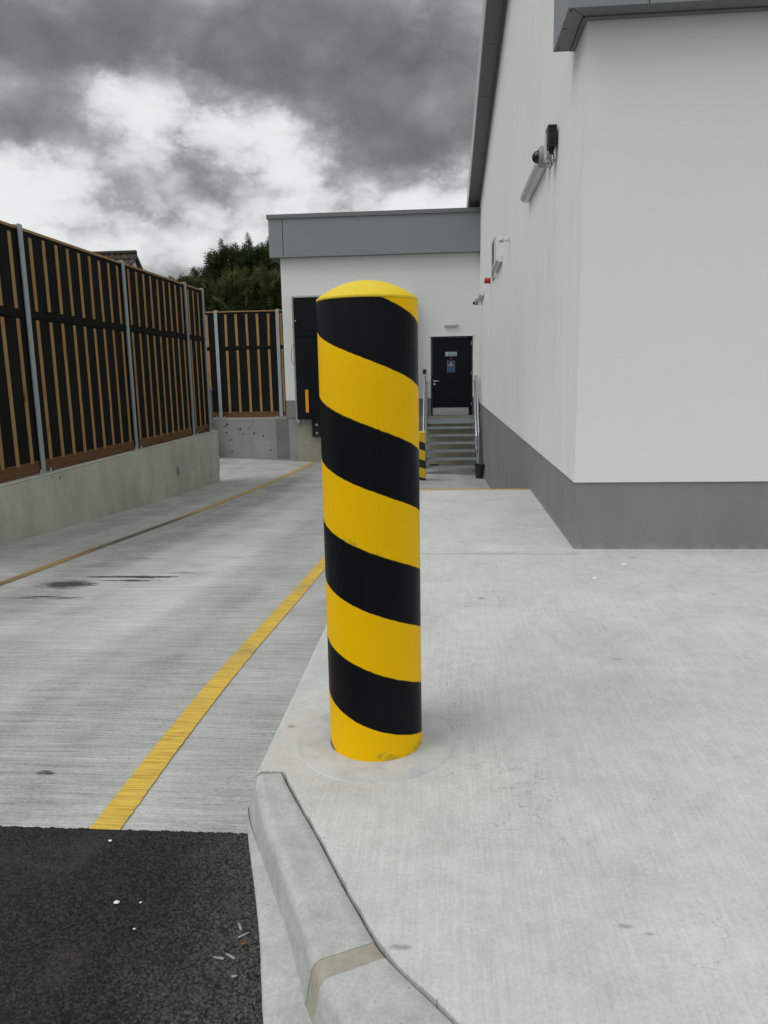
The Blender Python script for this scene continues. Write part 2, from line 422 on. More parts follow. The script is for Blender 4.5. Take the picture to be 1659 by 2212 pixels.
M_wall_side = material('streaked_render', rough=.9, fn=f_wall(True), spec=.2)
def f_plinth(t, b):
    p = t.pos(); x, y, z = t.sep(p); f = t.noise(p, 80, 3, .7); n = t.noise(t.scale(p, (1, 1, .4)), 1.6, 5, .6); s = t.noise(t.scale(p, (5, 5, 1.5)), 1, 4, .6)
    v = t.math('ADD', t.math('MULTIPLY', n, .6), t.math('MULTIPLY', s, .3)); v = t.math('ADD', v, t.math('MULTIPLY', f, .15))
    c = t.mix(t.ramp(v, .3, .75), (.185, .203, .194), (.228, .247, .238))
    # pale dust line just above the paving
    dust = t.math('MULTIPLY', t.math('MULTIPLY', t.ramp(z, .06, .0), t.ramp(y, 8.13, 8.05)), t.math('MULTIPLY', t.ramp(z, -.05, 0.0), t.ramp(t.noise(t.scale(p, (9, 9, 3)), 1, 3, .6), .35, .7)))
    c = t.mix(t.math('MULTIPLY', dust, .4), c, (.40, .41, .40))
    return {'Base Color': c, 'Normal': t.bump(f, .2, .004)}
M_plinth = material('grey_plinth_render', rough=.85, fn=f_plinth, spec=.25)
def f_fascia(t, b):
    n = t.noise(t.pos(), 1.2, 4, .6); f = t.noise(t.pos(), 6, 5, .65)
    c = t.mix(n, (.185, .21, .22), (.22, .245, .257))
    return {'Base Color': t.mix(t.ramp(f, .62, .72, 0, .15), c, (.13, .14, .14))}
M_fascia = material('grey_fascia_sheet', rough=.42, fn=f_fascia, spec=.5)
M_soffit = material('dark_soffit_sheet', (.14, .155, .158), .5, fn=lambda t, b: {'Base Color': t.mix(t.noise(t.pos(), 2, 4), (.12, .135, .138), (.15, .167, .17))})
M_verge = material('pale_verge_trim', (.42, .44, .44), .45)
M_seam = material('panel_joint', (.015, .016, .017), .9)
M_screw = material('screw_head', (.05, .055, .055), .5)
def f_conc(tint, stain):
    def f(t, b):
        p = t.pos(); x, y, z = t.sep(p)
        n = t.noise(t.scale(p, (1, 1, .8)), 1.3, 6, .62, .4); f = t.noise(p, 60, 3, .7)
        s = t.noise(t.scale(p, (4, 4, 1.5)), 1, 6, .7)
        v = t.math('ADD', t.math('MULTIPLY', t.math('SUBTRACT', n, .5), 1.1), t.math('MULTIPLY', t.math('SUBTRACT', s, .5), .75))
        v = t.math('ADD', v, t.math('MULTIPLY', t.math('SUBTRACT', f, .5), .6))
        a = tuple(c * .62 for c in tint); c2 = tuple(c * 1.28 for c in tint)
        col = t.mix(t.math('ADD', v, .5, clamp=True), a, c2)
        # lime runs below the coping
        lime = t.math('MULTIPLY', t.ramp(t.noise(t.scale(p, (9, 9, 2.2)), 1, 4, .65), .54, .66), t.ramp(z, -.30, .10))
        col = t.mix(t.math('MULTIPLY', lime, .7 * stain), col, (.50, .50, .46))
        vo = t.voro(t.scale(p, (1, 1, .75)), 3.1); sel = t.ramp(t.noise(p, 1.7, 2, .5), .50, .56)
        hole = t.math('MULTIPLY', t.ramp(vo, .11, .07), sel)
        col = t.mix(t.math('MULTIPLY', hole, .7), col, (.07, .068, .062))
        base = t.math('MULTIPLY', t.ramp(t.noise(t.scale(p, (6, 6, 20)), 1, 3, .6), .45, .6), .4)
        return {'Base Color': col, 'Normal': t.bump(t.math('ADD', f, s), .2, .006)}
    return f
M_ret = material('retaining_concrete', rough=.85, fn=f_conc((.455, .46, .39), 1), spec=.25)
M_ret2 = material('dock_wall_concrete', rough=.85, fn=f_conc((.27, .27, .255), .3), spec=.25)
M_dock = material('dock_base_concrete', rough=.85, fn=f_conc((.30, .295, .24), .8), spec=.25)
M_coping = material('coping_edge', rough=.85, fn=f_conc((.46, .46, .42), 1), spec=.25)

def f_batten(t, b):
    p = t.objc(); r = t.rnd(); q = t.vmath('ADD', p, t.comb(r, t.math('MULTIPLY', r, 37.0), t.math('MULTIPLY', r, 11.0)))
    g = t.noise(t.scale(q, (40, 40, 1.6)), 1, 4, .6); k = t.noise(t.scale(q, (9, 9, 2.6)), 1, 3, .6)
    kn = t.ramp(t.voro(t.scale(q, (7, 7, 2.2)), 1), .20, .06)
    c = t.mix(g, (.15, .080, .030), (.43, .265, .115))
    c = t.mix(t.ramp(k, .5, .75, 0, .5), c, (.18, .07, .022))
    c = t.mix(t.math('MULTIPLY', kn, .8), c, (.07, .026, .009))
    c = t.mix(t.math('MULTIPLY', r, .4), c, (.38, .24, .11))
    return {'Base Color': c, 'Normal': t.bump(g, .15, .003)}
M_batten = material('treated_batten', rough=.8, fn=f_batten, spec=.25)
def f_kick(t, b):
    p = t.pos(); g = t.noise(t.scale(p, (2, 2, 30)), 1, 4, .6); k = t.noise(t.scale(p, (2.4, 2.4, 6)), 1, 4, .6)
    c = t.mix(g, (.075, .034, .014), (.17, .085, .038)); c = t.mix(t.ramp(k, .58, .68, 0, .8), c, (.035, .012, .006))
    return {'Base Color': c}
M_kick = material('brown_gravel_board', rough=.8, fn=f_kick, spec=.25)
def f_memb(t, b):
    p = t.pos(); n = t.noise(p, 1.4, 4, .6); wv = t.noise(t.scale(p, (160, 160, 160)), 1, 2, .5)
    l = t.noise(t.scale(p, (.3, .3, 3.5)), 1, 3, .5)
    return {'Base Color': t.mix(n, (.006, .0065, .006), (.015, .016, .0145)), 'Normal': t.bump(t.math('ADD', t.math('MULTIPLY', l, 4.0), wv), .25, .02)}
M_memb = material('black_membrane', rough=.85, fn=f_memb, spec=.08)
def f_galv(t, b):
    p = t.pos(); n = t.voro(p, 45, out='Color'); v = t.sep(n)[0]; m = t.noise(t.scale(p, (1, 1, .4)), 4, 4, .6)
    c = t.mix(t.math('ADD', t.math('MULTIPLY', v, .4), t.math('MULTIPLY', m, .6)), (.23, .27, .29), (.40, .44, .46))
    return {'Base Color': c, 'Roughness': t.lin(m, .3, .7, .42, .62)}
M_galv = material('galvanised_steel', rough=.5, metal=.35, fn=f_galv)
def f_galv2(t, b):
    p = t.pos(); m = t.noise(p, 18, 4, .6)
    return {'Base Color': t.mix(m, (.30, .33, .34), (.52, .55, .56)), 'Roughness': t.lin(m, .3, .7, .3, .5)}
M_tubes = material('bright_galvanised_tube', rough=.4, metal=.65, fn=f_galv2)
M_mesh = material('dark_grey_mesh_steel', (.10, .11, .115), .6, metal=.2)

CX, CY, BR = -.240, 2.418, .158
def f_bol(t, b):
    o = t.objc(); x, y, z = t.sep(o)
    an = t.math('ARCTAN2', y, x)                                   # -pi..pi
    per = .3935
    ang = t.math('DIVIDE', an, 2 * math.pi)                        # turns
    jit = t.math('MULTIPLY', t.math('SUBTRACT', t.noise(o, 55, 3, .6), .5), .006)
    ph = t.math('DIVIDE', t.math('ADD', t.math('SUBTRACT', z, 1.387), jit), per)
    ph = t.math('ADD', ph, t.math('SUBTRACT', ang, 189.4 / 360))
    ph = t.math('SUBTRACT', ph, t.ramp(z, .13, .0, 0, .06))
    fr = t.math('FRACT', ph)
    ew = .010
    yel = t.math('MULTIPLY', t.lin(fr, .5 - ew / 2, .5 + ew / 2), t.lin(fr, 1.0, 1.0 - ew / 2))
    yel = t.math('MINIMUM', yel, 1.0)
    n = t.noise(o, 4, 5, .6); f = t.noise(o, 90, 3, .6); st = t.noise(t.scale(o, (30, 30, 1.5)), 1, 4, .6)
    yc = t.mix(n, (.80, .455, .0), (.90, .545, .0))
    # greenish scuffs low on two bands and at the foot
    g = t.noise(t.scale(o, (17, 17, 19)), 1, 6, .7)
    z1 = t.math('MULTIPLY', t.ramp(t.math('ABSOLUTE', t.math('SUBTRACT', z, t.math('SUBTRACT', .695, t.math('MULTIPLY', x, .3)))), .06, .01), t.ramp(t.math('ABSOLUTE', t.math('ADD', x, .035)), .12, .04))
    foot = t.math('MULTIPLY', t.ramp(z, .05, .0), .9)
    scm = t.math('MAXIMUM', z1, foot)
    scf = t.ramp(t.math('ADD', g, t.math('ADD', t.math('MULTIPLY', foot, .15), t.math('MULTIPLY', z1, .20))), .62, .68)
    scf = t.math('MULTIPLY', scf, t.ramp(scm, .05, .35))
    yc = t.mix(t.math('MULTIPLY', scf, .62), yc, (.36, .32, .03))
    # small specks
    sp = t.math('MULTIPLY', t.ramp(t.voro(o, 15), .075, .045), t.ramp(t.noise(o, 5, 2), .55, .6))
    yc = t.mix(t.math('MULTIPLY', sp, .5), yc, (.35, .20, .03))
    # vinyl seam
    sm = t.math('MULTIPLY', t.ramp(t.math('ABSOLUTE', t.math('SUBTRACT', x, .040)), .0016, .0004), t.ramp(y, 0.0, -.05))
    smv = t.math('MULTIPLY', sm, t.ramp(z, .75, .9))
    yc = t.mix(t.math('MULTIPLY', smv, .20), yc, (.38, .24, .01))
    bc = t.mix(st, (.0045, .0052, .0065), (.010, .011, .013))
    bc = t.mix(t.math('MULTIPLY', t.ramp(t.voro(o, 18), .05, .03), t.ramp(t.noise(o, 3, 2), .56, .62)), bc, (.12, .12, .12))
    col = t.mix(yel, bc, yc)
    h = t.math('ADD', t.math('MULTIPLY', f, .15), t.math('MULTIPLY', st, .9)); h = t.math('ADD', h, t.math('MULTIPLY', g, .7))
    return {'Base Color': col, 'Roughness': t.lin(yel, 0, 1, .38, .5), 'Specular IOR Level': t.lin(yel, 0, 1, .06, .10), 'Normal': t.bump(h, .22, .004)}
M_bol = material('hazard_sleeve', rough=.45, fn=f_bol, spec=.4)
def f_cap(t, b):
    o = t.objc(); n = t.noise(o, 10, 5, .65); g = t.noise(o, 60, 4, .7)
    c = t.mix(n, (.70, .50, .008), (.82, .62, .03)); c = t.mix(t.ramp(g, .62, .72, 0, .4), c, (.45, .33, .04))
    return {'Base Color': c, 'Normal': t.bump(g, .2, .003)}
M_cap = material('yellow_cap', rough=.55, fn=f_cap, spec=.35)
def f_post2(t, b):
    p = t.objc(); x, y, z = t.sep(p)
    fr = t.math('FRACT', t.math('DIVIDE', t.math('ADD', t.math('SUBTRACT', z, .118), t.math('MULTIPLY', t.math('SUBTRACT', x, y), .33)), .385))
    k = t.math('SUBTRACT', 1.0, t.lin(fr, .53, .55))
    k = t.math('MAXIMUM', k, t.lin(fr, .99, 1.0))
    return {'Base Color': t.mix(k, (.009, .01, .011), (.66, .43, .005))}
M_post2 = material('hazard_post_wrap', rough=.45, fn=f_post2)
def P(n, c, r=.5, m=0.0): return material(n, c, r, m)
M_door = material('navy_door_paint', (.004, .0075, .011), .35, spec=.12, fn=lambda t, b: {'Roughness': t.lin(t.noise(t.pos(), 3, 4), .3, .7, .3, .45)})
M_doorfr = P('door_frame_grey', (.55, .56, .56), .5)
def f_steel(t, b):
    n = t.noise(t.scale(t.pos(), (2, 2, 14)), 1, 4, .6)
    return {'Base Color': t.mix(n, (.32, .32, .32), (.55, .55, .55)), 'Roughness': t.lin(n, .3, .7, .25, .5)}
M_steel = material('brushed_steel', rough=.35, metal=.8, fn=f_steel)
M_black = P('black_plastic', (.012, .013, .014), .45)
def f_curt(t, b):
    p = t.pos(); n = t.noise(t.scale(p, (2, 2, .5)), 1.6, 4, .6)
    return {'Base Color': t.mix(n, (.003, .005, .006), (.008, .011, .012)), 'Normal': t.bump(n, .3, .04)}
M_curt = material('black_dock_curtain', rough=.65, fn=f_curt, spec=.12)
M_rubber = P('black_rubber', (.01, .01, .01), .7)
M_orange = P('orange_marker', (.75, .27, .006), .55)
M_white = P('white_plastic', (.70, .71, .70), .4)
M_diff = P('frosted_diffuser', (.60, .61, .61), .3)
M_greyp = P('grey_camera_plastic', (.24, .25, .26), .45)
M_dome = P('smoked_dome', (.008, .008, .009), .08)
M_chrome = P('bright_metal', (.55, .56, .56), .3, .8)
M_red = P('red_sounder_plastic', (.38, .015, .015), .4)
M_louv = P('white_louvre', (.55, .57, .56), .5)
M_bucket = P('black_bucket_plastic', (.018, .02, .019), .5)
M_green = P('sign_green', (.01, .20, .10), .5)
M_navy = P('sign_navy', (.01, .03, .12), .5)
M_blue = P('poster_blue', (.012, .045, .17), .45)
M_blue2 = P('poster_text_blue', (.05, .12, .26), .5)
M_signw = P('sign_white', (.62, .66, .65), .5)
M_yel = P('poster_yellow', (.62, .52, .10), .5)
M_tan = P('poster_border', (.30, .24, .20), .6)
M_grate = material('stair_grating', rough=.5, metal=.35, fn=f_galv)
M_wood = material('pale_wood_chip', rough=.9, spec=.2, fn=lambda t, b: {'Base Color': t.mix(t.noise(t.pos(), 160, 4, .7), (.13, .12, .10), (.42, .41, .37))})
M_twig = P('brown_twig', (.22, .10, .035), .8)
M_stone = P('white_stone', (.75, .74, .70), .7)

# ------------------------------------------------------------------ ground
def zdrive(x, y):
    z1 = interp(y, [2.0, 2.6, 3.2, 3.76, 4.6, 5.41, 6.3, 6.9, 9.4, 13.66, 20.1, 24], [-.130, -.135, -.155, -.188, -.25, -.31, -.363, -.40, -.565, -.80, -1.05, -1.15])
    k = interp(y, [2, 7, 9, 13.5, 15, 20], [.0, -.004, -.012, -.035, -.046, -.052])
    if x < -3.46: k = interp(y, [2, 7, 15, 20], [0, .012, .03, -.058])
    return z1 + k * (x + 3.46)
# drive surface
xs = sorted(set([round(v, 3) for v in list(np.arange(-12, -5, 1.0)) + list(np.arange(-5, 1.0, .25)) + [-3.46, .93]]))
ys = sorted(set([round(v, 3) for v in list(np.arange(2.0, 8, .25)) + list(np.arange(8, 20.4, .5)) + [20.3]]))
m = MB(); vs = [(x, y, zdrive(x, y)) for y in ys for x in xs]; nx = len(xs)
m.add(vs, [(j * nx + i, j * nx + i + 1, (j + 1) * nx + i + 1, (j + 1) * nx + i) for j in range(len(ys) - 1) for i in range(nx - 1)])
struct(m.build('driveway', M_drive, smooth=True, auto=False))

def ribbon(name, pts, mat, dz=.004, jit=.0017, step=.006, label=None):
    """painted line following the drive surface; pts: (xc, y, width)"""
    m = MB(); rnd = random.Random(3); Y0, Y1 = pts[0][1], pts[-1][1]; n = int((Y1 - Y0) / step); rows = []
    jl = jr = 0
    for i in range(n + 1):
        y = Y0 + (Y1 - Y0) * i / n
        xc = interp(y, [p[1] for p in pts], [p[0] for p in pts]); w = interp(y, [p[1] for p in pts], [p[2] for p in pts])
        jl = jl * .35 + rnd.uniform(-jit, jit); jr = jr * .35 + rnd.uniform(-jit, jit)
        row = []
        for q in (-1, 0, 1):
            x = xc + q * w / 2 + (jl if q < 0 else jr if q > 0 else 0)
            row.append((x, y, zdrive(x, y) + dz))
        rows.append(row)
    vs = [v for r in rows for v in r]
    m.add(vs, [(3 * i + k, 3 * i + k + 1, 3 * i + k + 4, 3 * i + k + 3) for i in range(n) for k in range(2)])
    return struct(m.build(name, mat))
ribbon('road_marking', [(-1.058, 2.045, .098), (-1.06, 8, .10), (-1.06, 12, .10), (-1.06, 19, .1)], M_line)
ribbon('road_marking', [(-3.46, 3.2, .085), (-3.46, 12, .085), (-3.46, 19.85, .09)], M_line_old, jit=.0015)

# kerb stations: G inner gap, B top arris, F foot, O outer haunch
def smooth_path(pts, n=12):
    P_ = [Vector(p).to_3d() for p in pts]; out = []
    for i in range(len(P_) - 1):
        p0 = P_[max(i - 1, 0)]; p1 = P_[i]; p2 = P_[i + 1]; p3 = P_[min(i + 2, len(P_) - 1)]
        for k in range(n):
            u = k / n
            out.append(.5 * ((2 * p1) + (p2 - p0) * u + (2 * p0 - 5 * p1 + 4 * p2 - p3) * u * u + (3 * p1 - p0 - 3 * p2 + p3) * u ** 3))
    out.append(P_[-1]); return out
G_ = [(-.52, 2.185), (-.478, 2.098), (-.397, 1.943), (-.342, 1.839), (-.264, 1.681), (-.209, 1.576), (-.135, 1.445), (-.024, 1.32), (.12, 1.17), (.35, .98), (.8, .75), (1.6, .55), (3.5, .4)]
B_ = [(-.606, 2.172), (-.572, 2.062), (-.508, 1.90), (-.455, 1.79), (-.385, 1.635), (-.332, 1.52), (-.272, 1.372), (-.16, 1.215), (0, 1.055), (.25, .86), (.72, .62), (1.55, .41), (3.5, .26)]
F_ = [(-.630, 2.150), (-.597, 2.05), (-.524, 1.89), (-.472, 1.78), (-.402, 1.63), (-.352, 1.51), (-.290, 1.355), (-.18, 1.2), (-.02, 1.035), (.23, .84), (.71, .6), (1.55, .39), (3.5, .24)]
O_ = [(-.640, 2.18), (-.606, 2.05), (-.560, 1.91), (-.512, 1.77), (-.455, 1.59), (-.425, 1.48), (-.375, 1.32), (-.27, 1.12), (-.12, .94), (.14, .74), (.65, .5), (1.53, .29), (3.5, .14)]
NS = 12
Gs, Bs, Fs, Os = [smooth_path(q, NS) for q in (G_, B_, F_, O_)]
def kerb_piece(name, a, b, mat, inset=0.0, top=0.0):
    m = MB(); ring = []
    for i in range(a, b + 1):
        g, bb, f = Gs[i], Bs[i], Fs[i]
        wv = (bb - g); fv = (f - bb)
        def at(q, z): return (q.x, q.y, z)
        inn = wv.normalized() * inset
        zt = top - inset
        prof = [at(g + wv.normalized() * .003, -.28), at(g + wv.normalized() * .003, zt - .006), at(g + wv.normalized() * .009, zt)]
        for u in (.25, .5, .70): prof.append(at(g + wv * u, zt - .001))
        L = wv.length
        for k in range(6):                              # rounded arris
            an = R(90) * k / 5; r = .030
            c = bb - wv.normalized() * (r - .004)
            prof.append(at(c + wv.normalized() * (r * math.sin(an)) - inn, zt - r + r * math.cos(an)))
        prof.append(at(f - inn, -.11)); prof.append(at(f - inn, -.28))
        ring.append(prof)
    n = len(ring[0]); vs = [v for r_ in ring for v in r_]
    fs = [(i * n + k, i * n + k + 1, (i + 1) * n + k + 1, (i + 1) * n + k) for i in range(b - a) for k in range(n - 1)]
    fs += [tuple(range(n - 1, -1, -1)), tuple((b - a) * n + k for k in range(n))]
    m.add(vs, fs)
    return m.build(name, mat, smooth=True, auto=50, origin=(vs[0][0], vs[0][1], -.13))
jn = 5 * NS + 9
k1 = kerb_piece('kerb_stone', 0, jn, M_kerb)
tag(k1, 'pale grey kerb stone running from below the striped bollard to the brown mortar joint', 'kerb stone', 'kerb stones round the pavement corner')
struct(kerb_piece('kerb_mortar', jn, jn + 4, M_mortar, inset=.0015, top=-.0005))
k2 = kerb_piece('kerb_stone', jn + 4, 8 * NS + 4, M_kerb)
tag(k2, 'pale kerb stone at the bottom edge, nearer than the brown mortar joint', 'kerb stone', 'kerb stones round the pavement corner')
struct(kerb_piece('kerb', 8 * NS + 5, 12 * NS, M_kerb))
# haunch strip between kerb foot and asphalt
m = MB(); ring = []
for i in range(0, 12 * NS + 1):
    f, o = Fs[i], Os[i]; dv = (f - o)
    ring += [(f.x + dv.x * .1, f.y + dv.y * .1, -.098), (f.x, f.y, -.100), (o.x + dv.x * .12, o.y + dv.y * .12, -.111), (o.x, o.y, -.117), (o.x, o.y, -.28)]
m.add(ring, [(i * 5 + k, i * 5 + k + 1, i * 5 + k + 6, i * 5 + k + 5) for i in range(12 * NS) for k in range(4)])
struct(m.build('kerb_haunch', M_kerb, smooth=True, auto=60))

# pavement slab
rn = random.Random(5)
edge = []
jj = 0
fine = []
for i in range(len(Gs) - 1):
    for u in (0, .2, .4, .6, .8): fine.append(Gs[i].lerp(Gs[i + 1], u) if i < 9 * NS else Gs[i])
for i, g in enumerate(fine):
    nx_ = fine[min(i + 1, len(fine) - 1)] - fine[max(i - 1, 0)]
    if nx_.length == 0: continue
    nrm = Vector((-nx_.y, nx_.x, 0)).normalized()
    jj = jj * .6 + rn.uniform(-.0007, .0007)
    chip = .004 if rn.random() < .03 else 0
    base = .0042 + .0010 * math.sin(i * .11) + (.0015 if i < 60 else 0)
    edge.append(g + nrm * (base + jj + chip))
poly = [(-.610, 8.13), (-.610, 2.188), (-.522, 2.192)] + [(e.x, e.y) for e in edge] + [(14, .4), (14, 8.13)]
m = MB(); n = len(poly)
# top, slightly inset chamfer at the ramp edge
top = []
for (x, y) in poly: top.append((x + .018 if x < -.6 else x, y, 0.0))
low = [(x, y, -.016 if x < -.6 else -.006) for x, y in poly]; bot = [(x, y, -1.4) for x, y in poly]
m.add(top + low + bot, [tuple(range(n - 1, -1, -1))][::-1] + [(i, (i + 1) % n, (i + 1) % n + n, i + n) for i in range(n)] + [(i + n, (i + 1) % n + n, (i + 1) % n + 2 * n, i + 2 * n) for i in range(n)])
slab = struct(m.build('pavement', M_slab))
bm_fix = slab.data
# dirt in the open joint
m = MB(); ring = []
for i in range(0, 12 * NS + 1):
    g = Gs[i]; bb = Bs[i]; dv = (g - bb).normalized()
    ring += [(g.x - dv.x * .02, g.y - dv.y * .02, -.022), (g.x + dv.x * .03, g.y + dv.y * .03, -.022)]
m.add(ring, [(2 * i, 2 * i + 1, 2 * i + 3, 2 * i + 2) for i in range(12 * NS)])
struct(m.build('joint_filler', M_gap))
# sawn joint and pale strip across the pavement at the building corner
m = MB(); m.box(-.609, .90, 5.215, 5.222, .0005, .0015); struct(m.build('paving_joint', P('joint_shadow', (.22, .22, .21), .9)))
m = MB(); m.box(-.609, .93, 5.150, 5.214, .0012, .0030); struct(m.build('paving_joint_band', M_collar))
# trowelled collar round bollard foot
m = MB(); rr = random.Random(9)
ring = [(CX + .27 * math.cos(a) * (1 + rr.uniform(-.004, .004)), CY + .285 * math.sin(a) * (1 + rr.uniform(-.004, .004))) for a in [2 * math.pi * k / 96 for k in range(96)]]
ring = [(max(x, -.575), y) for x, y in ring]
m.add([(x, y, .0032) for x, y in ring] + [(x + (x - CX) * .012, y + (y - CY) * .012, -.001) for x, y in ring], [tuple(range(96))] + [(k, k + 96, (k + 1) % 96 + 96, (k + 1) % 96) for k in range(96)])
struct(m.build('bollard_footing', M_collar))
# step edge down to the dock with yellow nosing
m = MB(); m.box(-.612, .899, 8.085, 8.134, -.05, .0035)
struct(m.build('step_nosing', material('yellow_nosing_paint', rough=.6, fn=lambda t, b: {'Base Color': t.mix(t.noise(t.scale(t.pos(), (20, 20, 20)), 1, 4), (.45, .24, .02), (.68, .38, .04))})))

# asphalt with real stone relief near the camera
def asphalt():
    st = .0021; xa = np.arange(-1.75, -.26, st); ya = np.arange(1.12, 2.062, st)
    XX, YY = np.meshgrid(xa, ya); rs = np.random.RandomState(4)
    cs = .0068; H = np.zeros_like(XX)
    gx = np.floor(XX / cs).astype(int); gy = np.floor(YY / cs).astype(int)
    gx0, gy0 = gx.min() - 2, gy.min() - 2; W = gx.max() - gx0 + 4; Hh = gy.max() - gy0 + 4
    px = rs.rand(Hh, W); py = rs.rand(Hh, W); ph = rs.rand(Hh, W); pr = .55 + .45 * rs.rand(Hh, W)
    best = np.full(XX.shape, -1.0)
    for dy in (-1, 0, 1):
        for dx in (-1, 0, 1):
            cx = gx + dx; cy = gy + dy; jx = cx - gx0; jy = cy - gy0
            sx = (cx + px[jy, jx]) * cs; sy = (cy + py[jy, jx]) * cs
            q = ((XX - sx) ** 2 + (YY - sy) ** 2) / (cs * pr[jy, jx]) ** 2
            h = np.sqrt(np.clip(1 - q, 0, 1)) * (.35 + .65 * ph[jy, jx])
            best = np.maximum(best, h)
    coarse = np.clip((XX + 1.0) / .5, 0, 1)                        # stone is more open towards the kerb
    amp = .0026 + .0034 * coarse
    Z = -.1275 + best * amp
    # ragged end against the concrete ramp
    e = 2.052 + .0035 * np.interp(xa, np.arange(-2, 0, .012), rs.randn(167)) * .5
    d = (e[None, :] - YY); Z = np.where(d < 0, -.16, Z - .004 * np.clip(1 - d / .012, 0, 1))
    vs = np.stack([XX.ravel(), YY.ravel(), Z.ravel()], 1); nyy, nxx = XX.shape
    idx = np.arange(nyy * nxx).reshape(nyy, nxx)
    fs = np.stack([idx[:-1, :-1].ravel(), idx[:-1, 1:].ravel(), idx[1:, 1:].ravel(), idx[1:, :-1].ravel()], 1)
    o0 = len(vs)
    far = [(-30, -20, -.131), (14, -20, -.131), (14, 1.9, -.131), (-30, 1.9, -.131)]
    left = [(-30, 1.0, -.1295), (-1.70, 1.0, -.1295), (-1.70, 2.052, -.1295), (-30, 2.052, -.1295)]
    vs = np.vstack([vs, far, left])
    me = bpy.data.meshes.new('asphalt')
    nf = len(fs); F4 = np.vstack([fs, [[o0, o0 + 1, o0 + 2, o0 + 3], [o0 + 4, o0 + 5, o0 + 6, o0 + 7]]])
    me.vertices.add(len(vs)); me.vertices.foreach_set('co', vs.ravel().astype(np.float32))
    me.loops.add(len(F4) * 4); me.loops.foreach_set('vertex_index', F4.ravel().astype(np.int32))
    me.polygons.add(len(F4)); me.polygons.foreach_set('loop_start', np.arange(len(F4)) * 4)
    me.update(calc_edges=True); me.materials.append(M_asph)
    o = bpy.data.objects.new('asphalt', me); COL.objects.link(o); struct(o)
asphalt()
m = MB(); m.add([(-900, -900, -1.62), (900, -900, -1.62), (900, 900, -1.62), (-900, 900, -1.62)], [(0, 1, 2, 3)])
struct(m.build('ground', material('rough_grass', rough=.95, fn=lambda t, b: {'Base Color': t.mix(t.noise(t.pos(), 1.5, 6, .7), (.03, .045, .015), (.09, .10, .04))})))

# ------------------------------------------------------------------ bollard
bo = thing('bollard', 'tall thick bollard with black and yellow spiral stripes and domed yellow cap', 'bollard', (CX, CY, 0))
m = MB(); m.revolve([(BR, -.02), (BR, .3), (BR, .6), (BR, .9), (BR, 1.2), (BR, 1.468), (BR - .002, 1.474)], (CX, CY, 0), seg=128)
m.build('sleeve', M_bol, bo, smooth=True, auto=50)
m = MB(); prof = [(BR - .004, 1.470), (BR + .0008, 1.4742), (BR + .0002, 1.4795)]
for k in range(1, 15):
    q = 1 - k / 14; prof.append((max(BR * q, .002), 1.481 + .056 * (1 - q * q)))
m.revolve(prof, (CX, CY, 0), seg=96)
m.build('dome_cap', M_cap, bo, smooth=True, auto=30)

# second, square striped post at the stairs
P2 = (-.53, 16.3, zdrive(-.5, 16.3))
p2 = thing('guard_post', 'short square yellow and black striped post beside the foot of the steel stairs', 'post', P2)
MB().box(-.70, -.415, 16.2, 16.42, P2[2] - .02, P2[2] + 1.02).build('shaft', M_post2, p2, bevel=.01)
MB().box(-.70, -.413, 16.198, 16.422, P2[2] + 1.021, P2[2] + 1.055).build('cap', M_cap, p2, bevel=.01)

# ------------------------------------------------------------------ main building
XW, YC, YD, ZB = .9015, 5.2943, 19.93, .4794
def vz(y): return 6.40 - .125 * (y - 11.8)
mb = thing('warehouse', 'white rendered warehouse with grey plinth and a dark sloping roof edge, filling the right side', 'building', (XW, YC, 0))
def mitred(plan, z0, ztop):
    n = len(plan); m = MB()
    m.add([(x, y, z0) for x, y in plan] + [(x, y, ztop(y)) for x, y in plan], [tuple(range(n - 1, -1, -1)), tuple(range(n, 2 * n))] + [(i, (i + 1) % n, (i + 1) % n + n, i + n) for i in range(n)])
    return m
mitred([(XW, YC), (XW + .3, YC + .3), (XW + .3, 30), (XW, 30)], ZB, vz).build('side_wall', M_wall_side, mb)
mitred([(XW + .0005, YC), (14, YC), (14, YC + .3), (XW + .3005, YC + .3)], ZB, lambda y: 7.18).build('front_wall', M_wall, mb)
q = .012
MB_pl = mitred([(XW + q, YC + q), (XW + .3, YC + .3), (XW + .3, 30), (XW + q, 30)], -1.6, lambda y: ZB - .004)
MB_pl.build('plinth', M_plinth, mb)
mitred([(XW + q + .0005, YC + q), (14, YC + q), (14, YC + .3), (XW + .3005, YC + .3)], -1.6, lambda y: ZB - .004).build('plinth', M_plinth, mb)
MB().prism([(YC + .31, vz(YC) - .02), (30, vz(30) - .02), (30, vz(30) + .2), (YC + .31, vz(YC) + .2)], 'x', XW + .31, 14).build('roof', M_fascia, mb)
# sloping verge: soffit sheets with joints, face, inner trim
vg = MB()
js = [4.6, 6.3, 8.0, 9.6, 11.25, 12.915, 14.55, 16.92, 19.76, 23, 26, 30]
for a, b_ in zip(js[:-1], js[1:]):
    a += .006; b_ -= .006
    vg.add([(.615, a, vz(a)), (.865, a, vz(a)), (.865, b_, vz(b_)), (.615, b_, vz(b_)), (.615, a, vz(a) + .02), (.865, a, vz(a) + .02), (.865, b_, vz(b_) + .02), (.615, b_, vz(b_) + .02)],
           [(3, 2, 1, 0), (4, 5, 6, 7), (0, 1, 5, 4), (1, 2, 6, 5), (2, 3, 7, 6), (3, 0, 4, 7)])
sv = vg.build('verge_soffit', M_soffit, mb)
MB().prism([(4.6, vz(4.6) + .012), (30, vz(30) + .012), (30, vz(30) + .018), (4.6, vz(4.6) + .018)], 'x', .62, .86).build('verge_backing', M_seam, mb)
